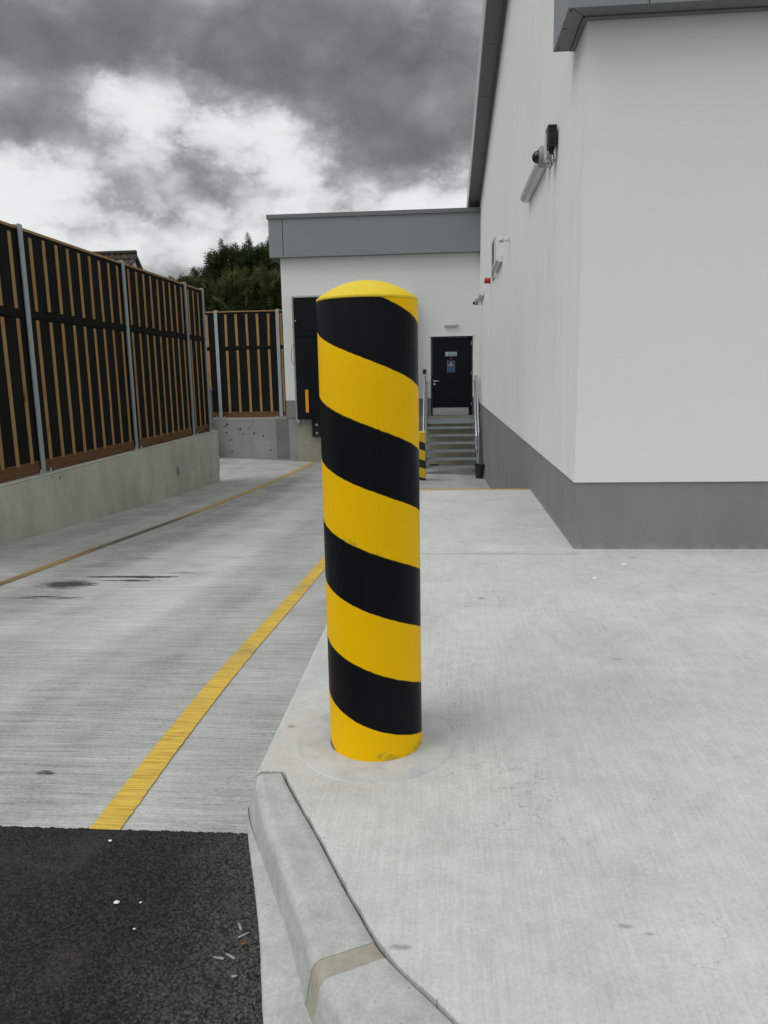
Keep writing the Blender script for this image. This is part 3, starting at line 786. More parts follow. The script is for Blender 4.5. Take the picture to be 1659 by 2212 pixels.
MB().prism([(4.6, vz(4.6) - .045), (30, vz(30) - .045), (30, vz(30) + .03), (4.6, vz(4.6) + .03)], 'x', .866, XW - .001).build('verge_trim', M_soffit, mb)
MB().prism([(4.6, vz(4.6) - .006), (30, vz(30) - .006), (30, vz(30) + .45), (4.6, vz(4.6) + .45)], 'x', .600, .6145).build('verge_fascia', M_verge, mb)
MB().prism([(4.6, vz(4.6) + .40), (30, vz(30) + .40), (30, vz(30) + .45), (4.6, vz(4.6) + .45)], 'x', .616, 14).build('roof_covering', M_fascia, mb)
# wrap-round eaves box at the corner
ZC = 3.411
EX, EY, EB = .755, 5.108, 5.755
e = MB()
e.box(EX, 14, EY, EY + .006, ZC, 4.3); e.box(EX, EX + .006, EY + .007, EB, ZC, 4.3)
e.build('eaves_fascia', M_fascia, mb)
e = MB()
def sheet(m_, pts, z, th=.012, mi=0):
    n_ = len(pts); m_.add([(x, y, z) for x, y in pts] + [(x, y, z + th) for x, y in pts],
                          [tuple(range(n_ - 1, -1, -1)), tuple(range(n_, 2 * n_))] + [(i, (i + 1) % n_, (i + 1) % n_ + n_, i + n_) for i in range(n_)], mi)
sheet(e, [(EX + .007, EY + .007), (EX + .012, EY + .007), (.866, 5.238), (.866, EB - .006), (EX + .007, EB - .006)], ZC + .004)
sheet(e, [(EX + .020, EY + .007), (14, EY + .007), (14, 5.238), (.874, 5.238)], ZC + .004)
sheet(e, [(.870, 5.246), (XW - .001, 5.288), (XW - .001, EB - .006), (.870, EB - .006)], ZC - .004)
sheet(e, [(.878, 5.242), (14, 5.242), (14, YC - .003), (.904, YC - .003)], ZC - .004)
e.build('eaves_soffit', M_soffit, mb)
MB().box(EX + .007, XW - .003, EY + .01, EB - .01, ZC + .02, ZC + .03).build('eaves_backing', M_seam, mb)
MB().box(XW - .002, 14, EY + .01, YC - .005, ZC + .02, ZC + .03).box(1.2315, 1.2375, EY - .0022, EY - .0003, ZC, 4.3).build('eaves_joint', M_seam, mb)
MB().box(EX + .007, XW - .003, EB - .005, EB, ZC + .002, 4.3).build('eaves_end', M_soffit, mb)
MB().box(EX, 14, EY, YC - .005, 4.302, 4.33).box(EX, XW - .002, YC - .004, EB, 4.302, 4.33).build('eaves_top', M_fascia, mb)
for (x, y) in [(.778, 5.155), (.782, 5.40), (.785, 5.70)]: MB().revolve([(.005, -.006), (.006, 0)], (x, y, ZC + .003), seg=10).build('screw', M_screw, mb)

# rear loading wing
XL, XR, ZF0, ZF1 = -4.20, .90, 4.212, 5.241
wg = thing('loading_wing', 'low white loading bay building with broad grey fascia at the far end', 'building', (XL, YD, -1))
DX0, DX1, DZ0, DZ1 = -.352, .728, .150, 2.170
w_ = MB()
w_.box(XL, DX0, YD, YD + .3, .60, ZF0 + .5)
w_.box(DX1, XR + .3, YD, YD + .3, .60, ZF0 + .5); w_.box(DX0, DX1, YD, YD + .3, DZ1, ZF0 + .5)
w_.box(XL, XL + .3, YD + .301, 28, .60, ZF0 + .5)
w_.build('wall', M_wall, wg)
for a, b_, c in ((XL, -3.70, .14), (-.98, DX0, -.05), (DX1, XR, -.05)): MB().box(a, b_, YD + .008, YD + .3, c, .597).build('plinth', M_plinth, wg)
MB().box(-3.935, XR, YD - .03, YD + .006, -1.6, .136).box(DX0, DX1, YD + .007, YD + .2, -.3, DZ0).build('dock_base', M_dock, wg)
fa = MB(); fa.box(XL - .225, XR - .005, YD - .22, YD - .20, ZF0, ZF1 - .10).box(XL - .225, XL - .205, YD - .199, 28, ZF0, ZF1 - .10)
fa.box(XL - .225, XR - .005, YD - .224, YD - .2205, ZF0, ZF0 + .028)
fa.build('fascia', M_fascia, wg)
MB().box(XL - .26, XR - .004, YD - .26, 28, ZF1 - .098, ZF1).build('parapet_cap', material('parapet_capping', (.14, .155, .155), .45), wg)
MB().box(-4.075, -4.060, YD - .2235, YD - .2205, ZF0 + .03, ZF1 - .11).build('fascia_joint', M_seam, wg)
MB().box(XL - .204, XR - .006, YD - .199, YD - .002, ZF0 + .004, ZF0 + .02).box(XL - .204, XL - .002, YD, 28, ZF0 + .004, ZF0 + .02).build('soffit', M_soffit, wg)
# door
M_shadow = M_black
dr = MB(); dr.box(DX0 + .03, DX1 - .03, YD + .03, YD + .07, DZ0, DZ1 - .03)
door = dr.build('door', M_door, wg, bevel=.004)
MB().box(DX0, DX0 + .027, YD - .004, YD + .06, DZ0, DZ1).box(DX1 - .027, DX1, YD - .004, YD + .06, DZ0, DZ1).box(DX0 + .028, DX1 - .028, YD - .004, YD + .06, DZ1 - .028, DZ1).build('door_frame', M_door, wg)
MB().box(DX0 - .02, DX1 + .02, YD - .03, YD - .005, DZ1 + .002, DZ1 + .03).build('drip_trim', M_white, wg)
MB().box(DX0 + .045, DX1 - .10, YD + .022, YD + .0295, DZ0 + .008, DZ0 + .20).build('kick_plate', M_steel, door)
h = MB(); h.revolve([(.026, 0), (.026, .012)], (-.258, YD + .03, 1.043), axis=(0, -1, 0), seg=16)
h.tube([(-.258, YD + .02, 1.043), (-.258, YD - .025, 1.043), (-.245, YD - .03, 1.043), (-.145, YD - .03, 1.041)], .010, 8)
h.build('handle', M_chrome, door, smooth=True)
MB().revolve([(.026, 0), (.026, .014)], (-.258, YD + .03, .964), axis=(0, -1, 0), seg=16).build('lock_cylinder', M_chrome, door, smooth=True)
MB().revolve([(.012, 0), (.012, .006)], (.178, YD + .03, 1.605), axis=(0, -1, 0), seg=12).build('spyhole', M_greyp, door)
for z in (1.95, 1.2, .4): MB().box(DX1 - .040, DX1 - .026, YD - .012, YD - .0045, z, z + .09).build('hinge', M_steel, wg)
# ------------------------------------------------------------------ dock shelter
SX0, SX1, SZ0, SZ1, SY = -3.83, -.90, .12, 3.22, YD - .42
ds = thing('dock_shelter', 'black fabric dock shelter round the loading bay door, with an orange marker strip', 'dock shelter', (SX0, YD, SZ0))
MB().box(SX0 - .10, SX0 - .003, YD - .10, YD - .002, .0, SZ1 + .02).build('frame_post', M_galv, ds)
MB().box(SX0 + .01, SX0 + .03, SY + .02, YD - .11, SZ0, SZ1 - .03).box(SX1 - .03, SX1 - .01, SY + .02, YD - .01, SZ0, SZ1 - .03).box(SX0 + .031, SX1 - .031, SY + .02, YD - .01, SZ1 - .04, SZ1 - .03).build('side_panel', M_curt, ds)
def curtain(name, x0, x1, z0, z1, y, bulge=.02, mat=M_curt):
    m = MB(); nx_, nz_ = 10, 24; vs = []
    for side in (0, .012):
        for j in range(nz_ + 1):
            for i in range(nx_ + 1):
                u, v = i / nx_, j / nz_
                vs.append((x0 + (x1 - x0) * u, y + side - bulge * math.sin(math.pi * u) * (.6 + .4 * math.sin(3 * v * math.pi + u * 2)), z0 + (z1 - z0) * v))
    n1 = (nx_ + 1) * (nz_ + 1)
    for s_ in (0, 1):
        for j in range(nz_):
            for i in range(nx_):
                q = [s_ * n1 + j * (nx_ + 1) + i, s_ * n1 + j * (nx_ + 1) + i + 1, s_ * n1 + (j + 1) * (nx_ + 1) + i + 1, s_ * n1 + (j + 1) * (nx_ + 1) + i]
                m.f.append(tuple(q if s_ == 0 else q[::-1])); m.m.append(0)
    m.v = vs
    return m.build(name, mat, ds, smooth=True)
c1 = curtain('side_curtain', SX0 + .005, SX0 + .66, SZ0, SZ1 - .05, SY)
curtain('side_curtain', SX1 - .66, SX1 - .005, SZ0, SZ1 - .05, SY)
curtain('head_curtain', SX0 + .06, SX1 - .06, 2.245, SZ1 - .045, SY - .028, .012)
MB().box(SX0 - .02, SX1 + .02, SY - .03, YD - .001, SZ1 - .028, SZ1 + .015).build('top_trim', M_verge, ds)
MB().box(SX0 + .7, SX1 - .7, YD - .06, YD - .02, .14, 2.9).build('bay_door', M_black, ds)
MB().box(-3.592, -3.512, SY - .030, SY - .024, .30, .885).build('marker_strip', M_orange, ds)
m = MB(); m.tube([(SX0 - .07, YD - .13, 2.05), (SX0 - .12, YD - .15, 2.0), (SX0 - .145, YD - .15, 1.8), (SX0 - .14, YD - .15, 1.65), (SX0 - .10, YD - .14, 1.51)], .007, 6)
m.build('cable_loop', M_black, ds, smooth=True)
MB().revolve([(.02, 0), (.02, .01)], (SX0 + .05, SY - .005, 2.62), axis=(0, -1, 0), seg=12).build('eyelet', M_chrome, ds)
for k, x in enumerate((-3.39, -1.35)):
    bp = thing('dock_bumper', ['black rubber dock bumper with two bolts below the orange marker strip', 'black rubber dock bumper at the right side of the loading bay, behind the bollard'][k], 'dock bumper', (x, YD - .03, -.36), 'dock bumpers under the loading bay')
    MB().box(x - .11, x + .11, YD - .16, YD - .032, -.36, .10).build('block', M_rubber, bp, bevel=.012)
    for z in (-.04, -.255): MB().revolve([(.036, 0), (.03, .012), (.014, .012), (.012, .03)], (x + .02, YD - .16, z), axis=(0, -1, 0), seg=14).build('bolt', M_chrome, bp, smooth=True)

# ------------------------------------------------------------------ signs on the door
def text_mesh(txt, size):
    cu = bpy.data.curves.new('t', 'FONT'); cu.body = txt; cu.size = size; cu.align_x = 'CENTER'; cu.align_y = 'CENTER'; cu.extrude = .0008
    o = bpy.data.objects.new('t', cu); COL.objects.link(o); bpy.context.view_layer.update()
    me = bpy.data.meshes.new_from_object(o.evaluated_get(bpy.context.evaluated_depsgraph_get()))
    bpy.data.objects.remove(o); return me
def put_text(name, txt, size, x, y, z, mat, parent, sx=1.0):
    me = text_mesh(txt, size); me.name = name; me.materials.clear(); me.materials.append(mat)
    o = bpy.data.objects.new(name, me); COL.objects.link(o); o.parent = parent
    oo = parent['_o']; o.location = (x - oo[0], y - oo[1], z - oo[2]); o.rotation_euler = (R(90), 0, 0); o.scale = (sx, 1, 1)
    return o
SYF = YD + .030
sg = thing('fire_exit_sign', 'small white, green and navy fire exit sign on the upper part of the dark door', 'sign', (.17, SYF, 1.68))
MB().box(.030, .314, SYF - .004, SYF - .0002, 1.676, 1.776).build('plate', M_signw, sg)
MB().box(.088, .300, SYF - .006, SYF - .0045, 1.734, 1.768).build('green_band', M_green, sg)
MB().box(.088, .300, SYF - .006, SYF - .0045, 1.686, 1.722).build('navy_band', M_navy, sg)
put_text('lettering', 'Fire Exit', .040, .194, SYF - .007, 1.751, M_signw, sg)
put_text('lettering', 'Keep clear', .036, .194, SYF - .007, 1.704, M_signw, sg, 1.05)
MB().box(.044, .076, SYF - .006, SYF - .0045, 1.740, 1.762).build('running_figure_symbol', material('symbol_grey', (.25, .3, .28), .6), sg)
MB().revolve([(.015, 0), (.015, .002)], (.060, SYF - .0045, 1.704), axis=(0, -1, 0), seg=16).build('round_symbol', M_navy, sg)
ps = thing('notice', 'blue notice with a yellow warning triangle and tan beaded border, below the fire exit sign', 'poster', (.17, SYF, 1.266))
MB().box(.074, .268, SYF - .003, SYF - .0002, 1.268, 1.550).build('sheet', M_blue, ps)
bd = MB()
for k in range(12):
    z = 1.274 + k * .0246
    for x in (.078, .266): bd.box(x - .006, x + .006, SYF - .005, SYF - .0032, z - .007, z + .007)
for k in range(8):
    x = .078 + k * .0268
    for z in (1.270, 1.548): bd.box(x - .008, x + .008, SYF - .0055, SYF - .0052, z - .006, z + .006)
bd.build('border', M_tan, ps)
MB().prism([(.134, 1.458), (.208, 1.458), (.171, 1.522)], 'y', SYF - .005, SYF - .0032).build('warning_triangle', M_yel, ps)
MB().prism([(.158, 1.466), (.186, 1.466), (.171, 1.494)], 'y', SYF - .0062, SYF - .0052).build('pictogram', M_black, ps)
tx = MB(); tx.box(.096, .244, SYF - .005, SYF - .0032, 1.428, 1.440, 1)
for z, a in ((1.388, .19), (1.358, .24), (1.326, .235), (1.312, .24)): tx.box(.094, a, SYF - .005, SYF - .0032, z, z + .012)
tx.build('text_lines', [M_blue2, M_yel], ps)

# ------------------------------------------------------------------ fittings on walls
bl = thing('bulkhead_light', 'white emergency bulkhead light on the wall above the dark door', 'light', (.17, YD, 2.45))
MB().prism([(YD - .002, 2.395), (YD - .06, 2.405), (YD - .085, 2.44), (YD - .085, 2.475), (YD - .06, 2.505), (YD - .002, 2.515)], 'x', .008, .334).build('housing', M_diff, bl, bevel=.012)
MB().box(.03, .312, YD - .03, YD - .001, 2.516, 2.535).build('mount', M_white, bl)
MB().revolve([(.012, 0), (.010, .006)], (.30, YD - .0855, 2.435), axis=(0, -1, 0), seg=10).build('test_lamp', M_chrome, bl)
kp = thing('entry_keypad', 'small black keypad box on the wall left of the dark door', 'keypad', (-.51, YD, 1.23))
MB().box(-.558, -.468, YD - .05, YD - .001, 1.232, 1.352).build('housing', M_black, kp, bevel=.01)
MB().box(-.545, -.481, YD - .054, YD - .0505, 1.30, 1.338).build('screen', M_dome, kp)

def wall_batten_light(y0, y1, zc, label, hgt=.092):
    lt = thing('batten_light', label, 'light', (XW, (y0 + y1) / 2, zc), 'batten lights along the side wall')
    x = XW
    pf = [(x - .004, zc - hgt / 2), (x - .055, zc - hgt / 2), (x - .090, zc - hgt * .25), (x - .098, zc + .005), (x - .088, zc + hgt * .32), (x - .05, zc + hgt / 2), (x - .004, zc + hgt / 2)]
    MB().prism(pf, 'y', y0 + .02, y1 - .02).build('diffuser', M_diff, lt, bevel=.004)
    for a, b_ in ((y0, y0 + .019), (y1 - .019, y1)):
        MB().prism([(q[0] - (.004 if q[0] < x - .01 else 0), zc + (q[1] - zc) * 1.06) for q in pf], 'y', a, b_).build('end_cap', M_white, lt, bevel=.003)
    return lt
wall_batten_light(7.12, 8.52, 3.055, 'long white batten light nearest the corner, behind the big grey dome camera')
wall_batten_light(12.25, 13.6, 2.975, 'white batten light in the middle of the side wall, in front of the louvred vent')
wall_batten_light(17.7, 18.85, 3.0, 'farthest white batten light, near the inner corner of the yard')
# near dome camera on a bracket
cm = thing('dome_camera', 'large grey dome camera above the nearest batten light', 'camera', (XW, 6.90, 3.01), 'dome cameras on the side wall')
c_ = (XW - .004, 6.90, 3.035)
MB().revolve([(.080, 0), (.084, .006), (.084, .078), (.072, .098), (.054, .098)], c_, axis=(-1, 0, 0), seg=40).build('housing', M_greyp, cm, smooth=True)
MB().revolve([(.053, .098), (.051, .112), (.042, .132), (.026, .146), (.004, .151)], c_, axis=(-1, 0, 0), seg=32).build('dome', M_dome, cm, smooth=True, auto=80)
MB().revolve([(.090, .0), (.090, .012)], (XW - .001, 6.90, 3.035), axis=(-1, 0, 0), seg=32).build('back_plate', M_white, cm, smooth=True)
jb = thing('junction_box', 'black cable junction box on a metal bracket, above the near dome camera', 'junction box', (XW, 6.52, 3.20))
MB().box(XW - .085, XW - .012, 6.44, 6.59, 2.995, 3.155).build('box', M_black, jb, bevel=.008)
m = MB()
for z in (3.14, 3.11, 3.05, 3.02): m.box(XW - .078, XW - .02, 6.433, 6.4395, z - .004, z)
m.box(XW - .060, XW - .054, 6.433, 6.4395, 3.03, 3.12)
m.build('ribs', M_rubber, jb)
MB().box(XW - .096, XW - .086, 6.47, 6.57, 2.92, 3.10).box(XW - .085, XW - .003, 6.55, 6.60, 2.915, 2.925).build('bracket', M_chrome, jb)
MB().revolve([(.018, 0), (.022, -.02), (.014, -.045)], (XW - .045, 6.50, 2.994), seg=14).build('gland', M_rubber, jb, smooth=True)
m = MB(); m.tube([(XW - .045, 6.50, 2.95), (XW - .05, 6.51, 2.91), (XW - .035, 6.56, 2.89), (XW - .03, 6.70, 2.95)], .007, 6); m.tube([(XW - .03, 6.52, 2.97), (XW - .02, 6.52, 2.90), (XW - .045, 6.58, 2.86), (XW - .055, 6.70, 2.92)], .006, 6)
m.build('cable', M_greyp, jb, smooth=True)
pr = thing('motion_sensor', 'small white motion sensor between the two nearer batten lights', 'sensor', (XW, 10.95, 3.05))
MB().box(XW - .085, XW - .002, 10.92, 10.99, 3.015, 3.075).build('arm', M_white, pr, bevel=.012)
MB().revolve([(.01, -.045), (.034, -.035), (.042, 0), (.034, .03), (.01, .042)], (XW - .115, 10.955, 3.04), seg=20).build('head', M_white, pr, smooth=True)
MB().box(XW - .140, XW - .105, 10.905, 10.94, 3.005, 3.025).build('lens', M_greyp, pr)
lv = thing('louvre_vent', 'white louvred vent with slanted slats behind the middle batten light', 'vent', (XW, 14.2, 2.9))
MB().box(XW - .03, XW - .002, 13.90, 13.93, 2.90, 3.58).box(XW - .03, XW - .002, 14.50, 14.53, 2.90, 3.58).box(XW - .03, XW - .002, 13.931, 14.499, 2.90, 2.93).box(XW - .03, XW - .002, 13.931, 14.499, 3.55, 3.58).build('frame', M_louv, lv)
MB().box(XW - .006, XW - .001, 13.931, 14.499, 2.931, 3.549).build('backing', M_black, lv)
m = MB()
for k in range(9):
    z = 2.95 + k * .068
    m.add([(XW - .008, 13.932, z + .035), (XW - .036, 13.932, z), (XW - .036, 14.498, z), (XW - .008, 14.498, z + .035), (XW - .008, 13.932, z + .042), (XW - .036, 13.932, z + .007), (XW - .036, 14.498, z + .007), (XW - .008, 14.498, z + .042)],
          [(0, 1, 2, 3), (7, 6, 5, 4), (0, 4, 5, 1), (1, 5, 6, 2), (2, 6, 7, 3), (3, 7, 4, 0)])
m.build('slats', M_louv, lv)
al = thing('alarm_sounder', 'red round alarm sounder on the side wall', 'alarm', (XW, 15.3, 3.0))
MB().revolve([(.058, .002), (.058, .03), (.050, .034), (.050, .105), (.046, .118), (.030, .120)], (XW, 15.35, 3.0), axis=(-1, 0, 0), seg=28).build('body', M_red, al, smooth=True)
MB().box(XW - .10, XW - .06, 15.34, 15.36, 3.05, 3.058).build('tab', M_red, al)
c2_ = thing('dome_camera', 'small grey dome camera on a white base at the far inner corner', 'camera', (XW, 18.95, 2.93), 'dome cameras on the side wall')
MB().box(XW - .085, XW - .002, 18.87, 19.0, 2.86, 2.99).build('base', M_white, c2_, bevel=.008)
MB().revolve([(.075, 0), (.078, .06), (.060, .085), (.045, .085)], (XW - .086, 18.93, 2.925), axis=(-1, 0, 0), seg=28).build('housing', M_greyp, c2_, smooth=True)
MB().revolve([(.044, .085), (.038, .11), (.022, .128), (.003, .134)], (XW - .086, 18.93, 2.925), axis=(-1, 0, -.3), seg=24).build('dome', M_dome, c2_, smooth=True)

# ------------------------------------------------------------------ steel stairs
zg = zdrive(.2, 17.9)
st = thing('steel_stairs', 'galvanised open tread steel stairs with tubular handrails up to the dark door', 'stairs', (.16, 18.5, zg))
SL, SR, YL, YF, ZL = -.455, .765, 19.2, 17.9, .085
nT = 6; rise = (ZL - (zg + .02)) / 7; going = (YL - YF) / 6
def grating(x0, x1, y0, y1, z, name):
    g = MB(); g.box(x0, x1, y0, y0 + .022, z - .045, z)                      # nosing plate
    k = y0 + .05
    while k < y1: g.box(x0, x1, k, k + .005, z - .03, z - .001); k += .041
    k = x0 + .04
    while k < x1: g.box(k, k + .007, y0 + .0225, y1, z - .028, z + .0008); k += .1
    g.box(x0, x1, y1, y1 + .006, z - .035, z)
    return g.build(name, M_grate, st)
for k in range(1, 7):
    zt = zg + .02 + rise * k; y0 = YF + going * (k - 1) - .0
    grating(SL + .005, SR - .005, y0, y0 + .25, zt, 'tread')
grating(SL + .005, SR - .005, YL, YD - .05, ZL, 'landing')
MB().box(SL - .03, SR + .03, YL - .012, YL - .001, ZL - .10, ZL - .004).build('landing_beam', M_galv, st)
for x in (SL - .012, SR + .002):
    MB().prism([(YF - .06, zg), (YF + .10, zg), (YL + .02, ZL - .19), (YD - .05, ZL - .19), (YD - .05, ZL), (YL - .03, ZL), (YF - .06, zg + .30)], 'x', x, x + .010).build('stringer', M_galv, st)
def arc(p, q, r, n=5):
    return p
for sgn, x in ((-1, SL - .045), (1, SR + .035)):
    rl = MB(); r = .021
    rl.tube([(x, YD - .1, 1.155), (x, YL + .06, 1.16), (x, YL + .0, 1.15), (x, YL - .05, 1.115), (x, YF - .02, -.09), (x, YF - .07, -.16), (x, YF - .075, -.24), (x, YF - .07, zg + .25)], r, 10)
    xi = x - sgn * .05; rl.tube([(xi, YD - .1, .62), (xi, YL + .05, .62), (xi, YL - .02, .58), (xi, YF + .0, -.52), (xi, YF - .06, -.56)], .019, 8)
    rl.tube([(xi, YD - .1, 1.02), (xi, YL + .05, 1.02), (xi, YF + .02, -.16), (xi, YF - .03, -.24)], .019, 8)
    rl.build('handrail', M_tubes, st, smooth=True)
    for (yy, zt, zb_) in ((YL + .03, 1.15, ZL - .15), (YD - .10, 1.17, ZL - .15), ((YL + YF) / 2, .50, -.78), (YF - .07, -.2, zg + .01)):
        MB().tube([(x, yy, zb_), (x, yy, zt)], .021, 10).build('baluster', M_tubes, st, smooth=True)
for x in (SL + .01, SR - .05):
    MB().box(x, x + .04, YL + .02, YL + .06, zdrive(x, YL), ZL - .05).build('support_leg', M_galv, st)
blk = MB().box(-.44, -.14, 19.5, 19.66, zdrive(-.3, 19.55), zdrive(-.3, 19.55) + .10).build('rubber_block', M_rubber, bevel=.03, origin=(-.3, 19.55, zdrive(-.3, 19.55)))
tag(blk, 'low black rubber block lying on the ground beneath the steel stairs', 'rubber block')
# bucket
BX, BY = .795, 17.25; bz = zdrive(BX, BY)
bk = thing('bucket', 'black plastic bucket with a wire handle beside the stairs and the grey plinth', 'bucket', (BX, BY, bz))
MB().revolve([(.085, 0), (.112, .27), (.122, .272), (.122, .30), (.128, .302), (.128, .325), (.118, .325), (.108, .27), (.08, .012)], (BX, BY, bz), seg=32).build('pail', M_bucket, bk, smooth=True)
m = MB(); m.tube([(BX + .125 * math.cos(a) * 1.02, BY - .03 - .05 * math.sin(a), bz + .30 - .06 * math.sin(a)) for a in [math.pi * k / 14 for k in range(15)]], .005, 6)
m.build('handle', M_greyp, bk, smooth=True)

# ------------------------------------------------------------------ retaining walls
XF = -4.655
wl = thing('retaining_wall', 'long low concrete retaining wall carrying the timber fence on the left', 'wall', (XF, 9, -.9))
wm = MB(); rj = random.Random(2)
rows = []; ye = 15.22
zs_ = [-1.5, -1.0, -.8, -.7, -.6, -.5, -.4, -.3, -.2, -.1, 0, .08, .145]
ends = [ye + (-.0 if z > -.2 else rj.uniform(-.07, .02)) for z in zs_]
ptsL = [(2.0, -1.5)] + [(e_, z) for e_, z in zip(ends, zs_)] + [(2.0, .145)]
wm.prism(ptsL, 'x', XF - .42, XF)
wm.build('wall', M_ret, wl)
MB().box(XF - .415, XF - .006, 2.0, ye - .004, .146, .166).build('coping', M_coping, wl, bevel=.008)
for yj in (8.8, 11.62, 14.0): MB().box(XF - .01, XF + .0025, yj, yj + .028, -1.4, .135).build('form_joint', M_coping, wl)
MB().revolve([(.085, 0), (.06, .003)], (XF, 12.75, -.36), axis=(1, 0, 0), seg=14).build('filled_hole', M_ret2, wl)
w2 = thing('retaining_wall', 'grey concrete retaining wall with dark bolt holes under the far timber fence', 'wall', (-6, YD + .1, -.95))
MB().box(-12, -3.936, YD + .0, YD + .4, -1.6, .125).build('wall', M_ret2, w2)
MB().box(-12, XL - .003, YD - .006, YD + .41, .126, .150).build('coping', M_coping, w2)
rb = random.Random(12)
for k in range(13):
    x = rb.uniform(-6.0, -4.1); z = rb.uniform(-.75, .0)
    MB().revolve([(rb.uniform(.02, .035), 0), (.008, .002)], (x, YD, z), axis=(0, -1, 0), seg=7).build('bolt_hole', M_gap, w2)
MB().box(-4.5, -4.16, YD - .005, YD - .0005, -.95, .12).build('repair_patch', material('repair_patch', (.15, .15, .14), .85, fn=lambda t, b: {'Base Color': t.mix(t.noise(t.pos(), 5, 5, .65), (.11, .11, .105), (.20, .20, .19))}), w2)

# ------------------------------------------------------------------ fences
ZT, ZP = 2.933, .166
def fence(root, A, B, off, posts, bays, group):
    """A->B axis: along = function u -> world point; off = outward normal (towards the yard)"""
    pass
def fbox(m, ax, u0, u1, n0, n1, z0, z1, base, sg_):
    if ax == 'y': m.box(base + sg_ * n0, base + sg_ * n1, u0, u1, z0, z1)
    else: m.box(u0, u1, base + sg_ * n0, base + sg_ * n1, z0, z1)
def make_fence(root, ax, base, sg_, posts, bays, rs):
    rr = random.Random(rs)
    for u in posts:
        m = MB()
        fbox(m, ax, u - .043, u + .043, -.004, .006, ZP + .012, ZT + .035, base, sg_)
        fbox(m, ax, u - .004, u + .004, -.10, -.0045, ZP + .012, ZT + .035, base, sg_)
        fbox(m, ax, u - .043, u + .043, -.11, -.1005, ZP + .012, ZT + .035, base, sg_)
        po = m.build('post', M_galv, root)
        m = MB(); fbox(m, ax, u - .15, u + .15, -.16, .045, ZP + .001, ZP + .0115, base, sg_); m.build('base_plate', M_galv, po)
        for s_ in (-.11, .11):
            m = MB(); c = (base + sg_ * .025, u + s_, ZP + .012) if ax == 'y' else (u + s_, base + sg_ * .025, ZP + .012)
            m.revolve([(.018, 0), (.018, .014), (.008, .014), (.008, .045)], c, seg=8); m.build('bolt', M_chrome, po)
    for (a, b_, n_, sp, first) in bays:
        m = MB(); fbox(m, ax, a, b_, -.075, -.0305, ZP + .14, ZT - .02, base, sg_); pn = m.build('membrane', M_memb, root)
        m = MB(); fbox(m, ax, a, b_, -.0302, -.018, 1.950, 2.03, base, sg_)
        mm = m.build('mid_rail', M_memb, root, bevel=.006)
        m = MB(); fbox(m, ax, a, b_, -.085, -.022, ZT - .018, ZT + .012, base, sg_); m.build('top_rail', M_batten, root)
        m = MB(); fbox(m, ax, a, b_, -.0765, -.022, ZP + .010, ZP + .155, base, sg_); m.build('gravel_board', M_kick, root)
        for k in range(n_):
            u = first + sp * k
            for (z0, z1) in ((.30, 1.935), (2.045, 2.865)):
                tl = rr.uniform(-.008, .008); d0 = rr.uniform(-.012, .012); wd = .032 + rr.uniform(-.002, .002)
                m = MB(); fbox(m, ax, u - wd, u + wd, -.0295, -.0205 + rr.uniform(0, .003), z0 + d0, z1 + d0, base, sg_)
                for i in (4, 5, 6, 7):
                    v = list(m.v[i]); v[1 if ax == 'y' else 0] += tl; m.v[i] = tuple(v)
                c = (base, u, z0) if ax == 'y' else (u, base, z0)
                m.build('batten', M_batten, root, origin=(0, 0, 0) if False else None, bevel=.003, bseg=1)
XLF = -4.722
f1 = thing('acoustic_fence', 'tall black and timber battened fence on the long retaining wall, running away on the left', 'fence', (XLF, 9, ZP), 'timber battened acoustic fences')
make_fence(f1, 'y', XLF, 1, [5.74, 8.4865, 11.2367, 13.947, 14.968],
           [(5.746, 8.481, 9, .296, 5.74 + .19), (8.492, 11.231, 9, .294, 8.4865 + .235), (11.242, 13.941, 9, .288, 11.2367 + .225), (13.953, 14.962, 3, .285, 13.947 + .20)], 1)
f2 = thing('acoustic_fence', 'shorter black and timber battened fence across the far end, left of the loading wing', 'fence', (-5.5, YD, ZP), 'timber battened acoustic fences')
make_fence(f2, 'x', YD + .03, -1, [-9.28, -7.635, -5.992, -4.348],
           [(-9.274, -7.641, 5, .285, -9.28 + .25), (-7.629, -5.998, 5, .285, -7.635 + .25), (-5.986, -4.354, 5, .285, -5.992 + .252), (-4.342, -4.215, 1, .3, -4.262)], 2)
# galvanised mesh gate panel in the gap beyond the left wall
gt = thing('mesh_gate', 'narrow grey steel mesh gate seen past the end of the left retaining wall', 'gate', (-6.5, 19.6, zdrive(-6.3, 19.6)))
gz = zdrive(-6.15, 19.6)
MB().box(-6.17, -6.11, 19.57, 19.63, gz, gz + 1.86).build('post', M_mesh, gt)
MB().box(-6.17, -6.07, 19.55, 19.64, gz + 1.80, gz + 1.88).box(-7.2, -6.175, 19.575, 19.625, gz + 1.86, gz + 1.99).build('top_rail', M_mesh, gt)
MB().box(-7.2, -6.175, 19.58, 19.62, gz + .62, gz + .70).box(-7.2, -6.175, 19.58, 19.62, gz + .1, gz + .17).build('cross_rail', M_mesh, gt)
m = MB(); k = gz + .72
while k < gz + 1.85: m.box(-7.2, -6.172, 19.597, 19.604, k, k + .012); k += .036
k = -7.18
while k < -6.17: m.box(k, k + .006, 19.590, 19.5965, gz + .17, gz + 1.86); k += .05
m.build('mesh', M_mesh, gt)
MB().box(-7.2, -6.176, 19.61, 19.615, gz + .17, gz + .62).build('infill_sheet', M_galv, gt)

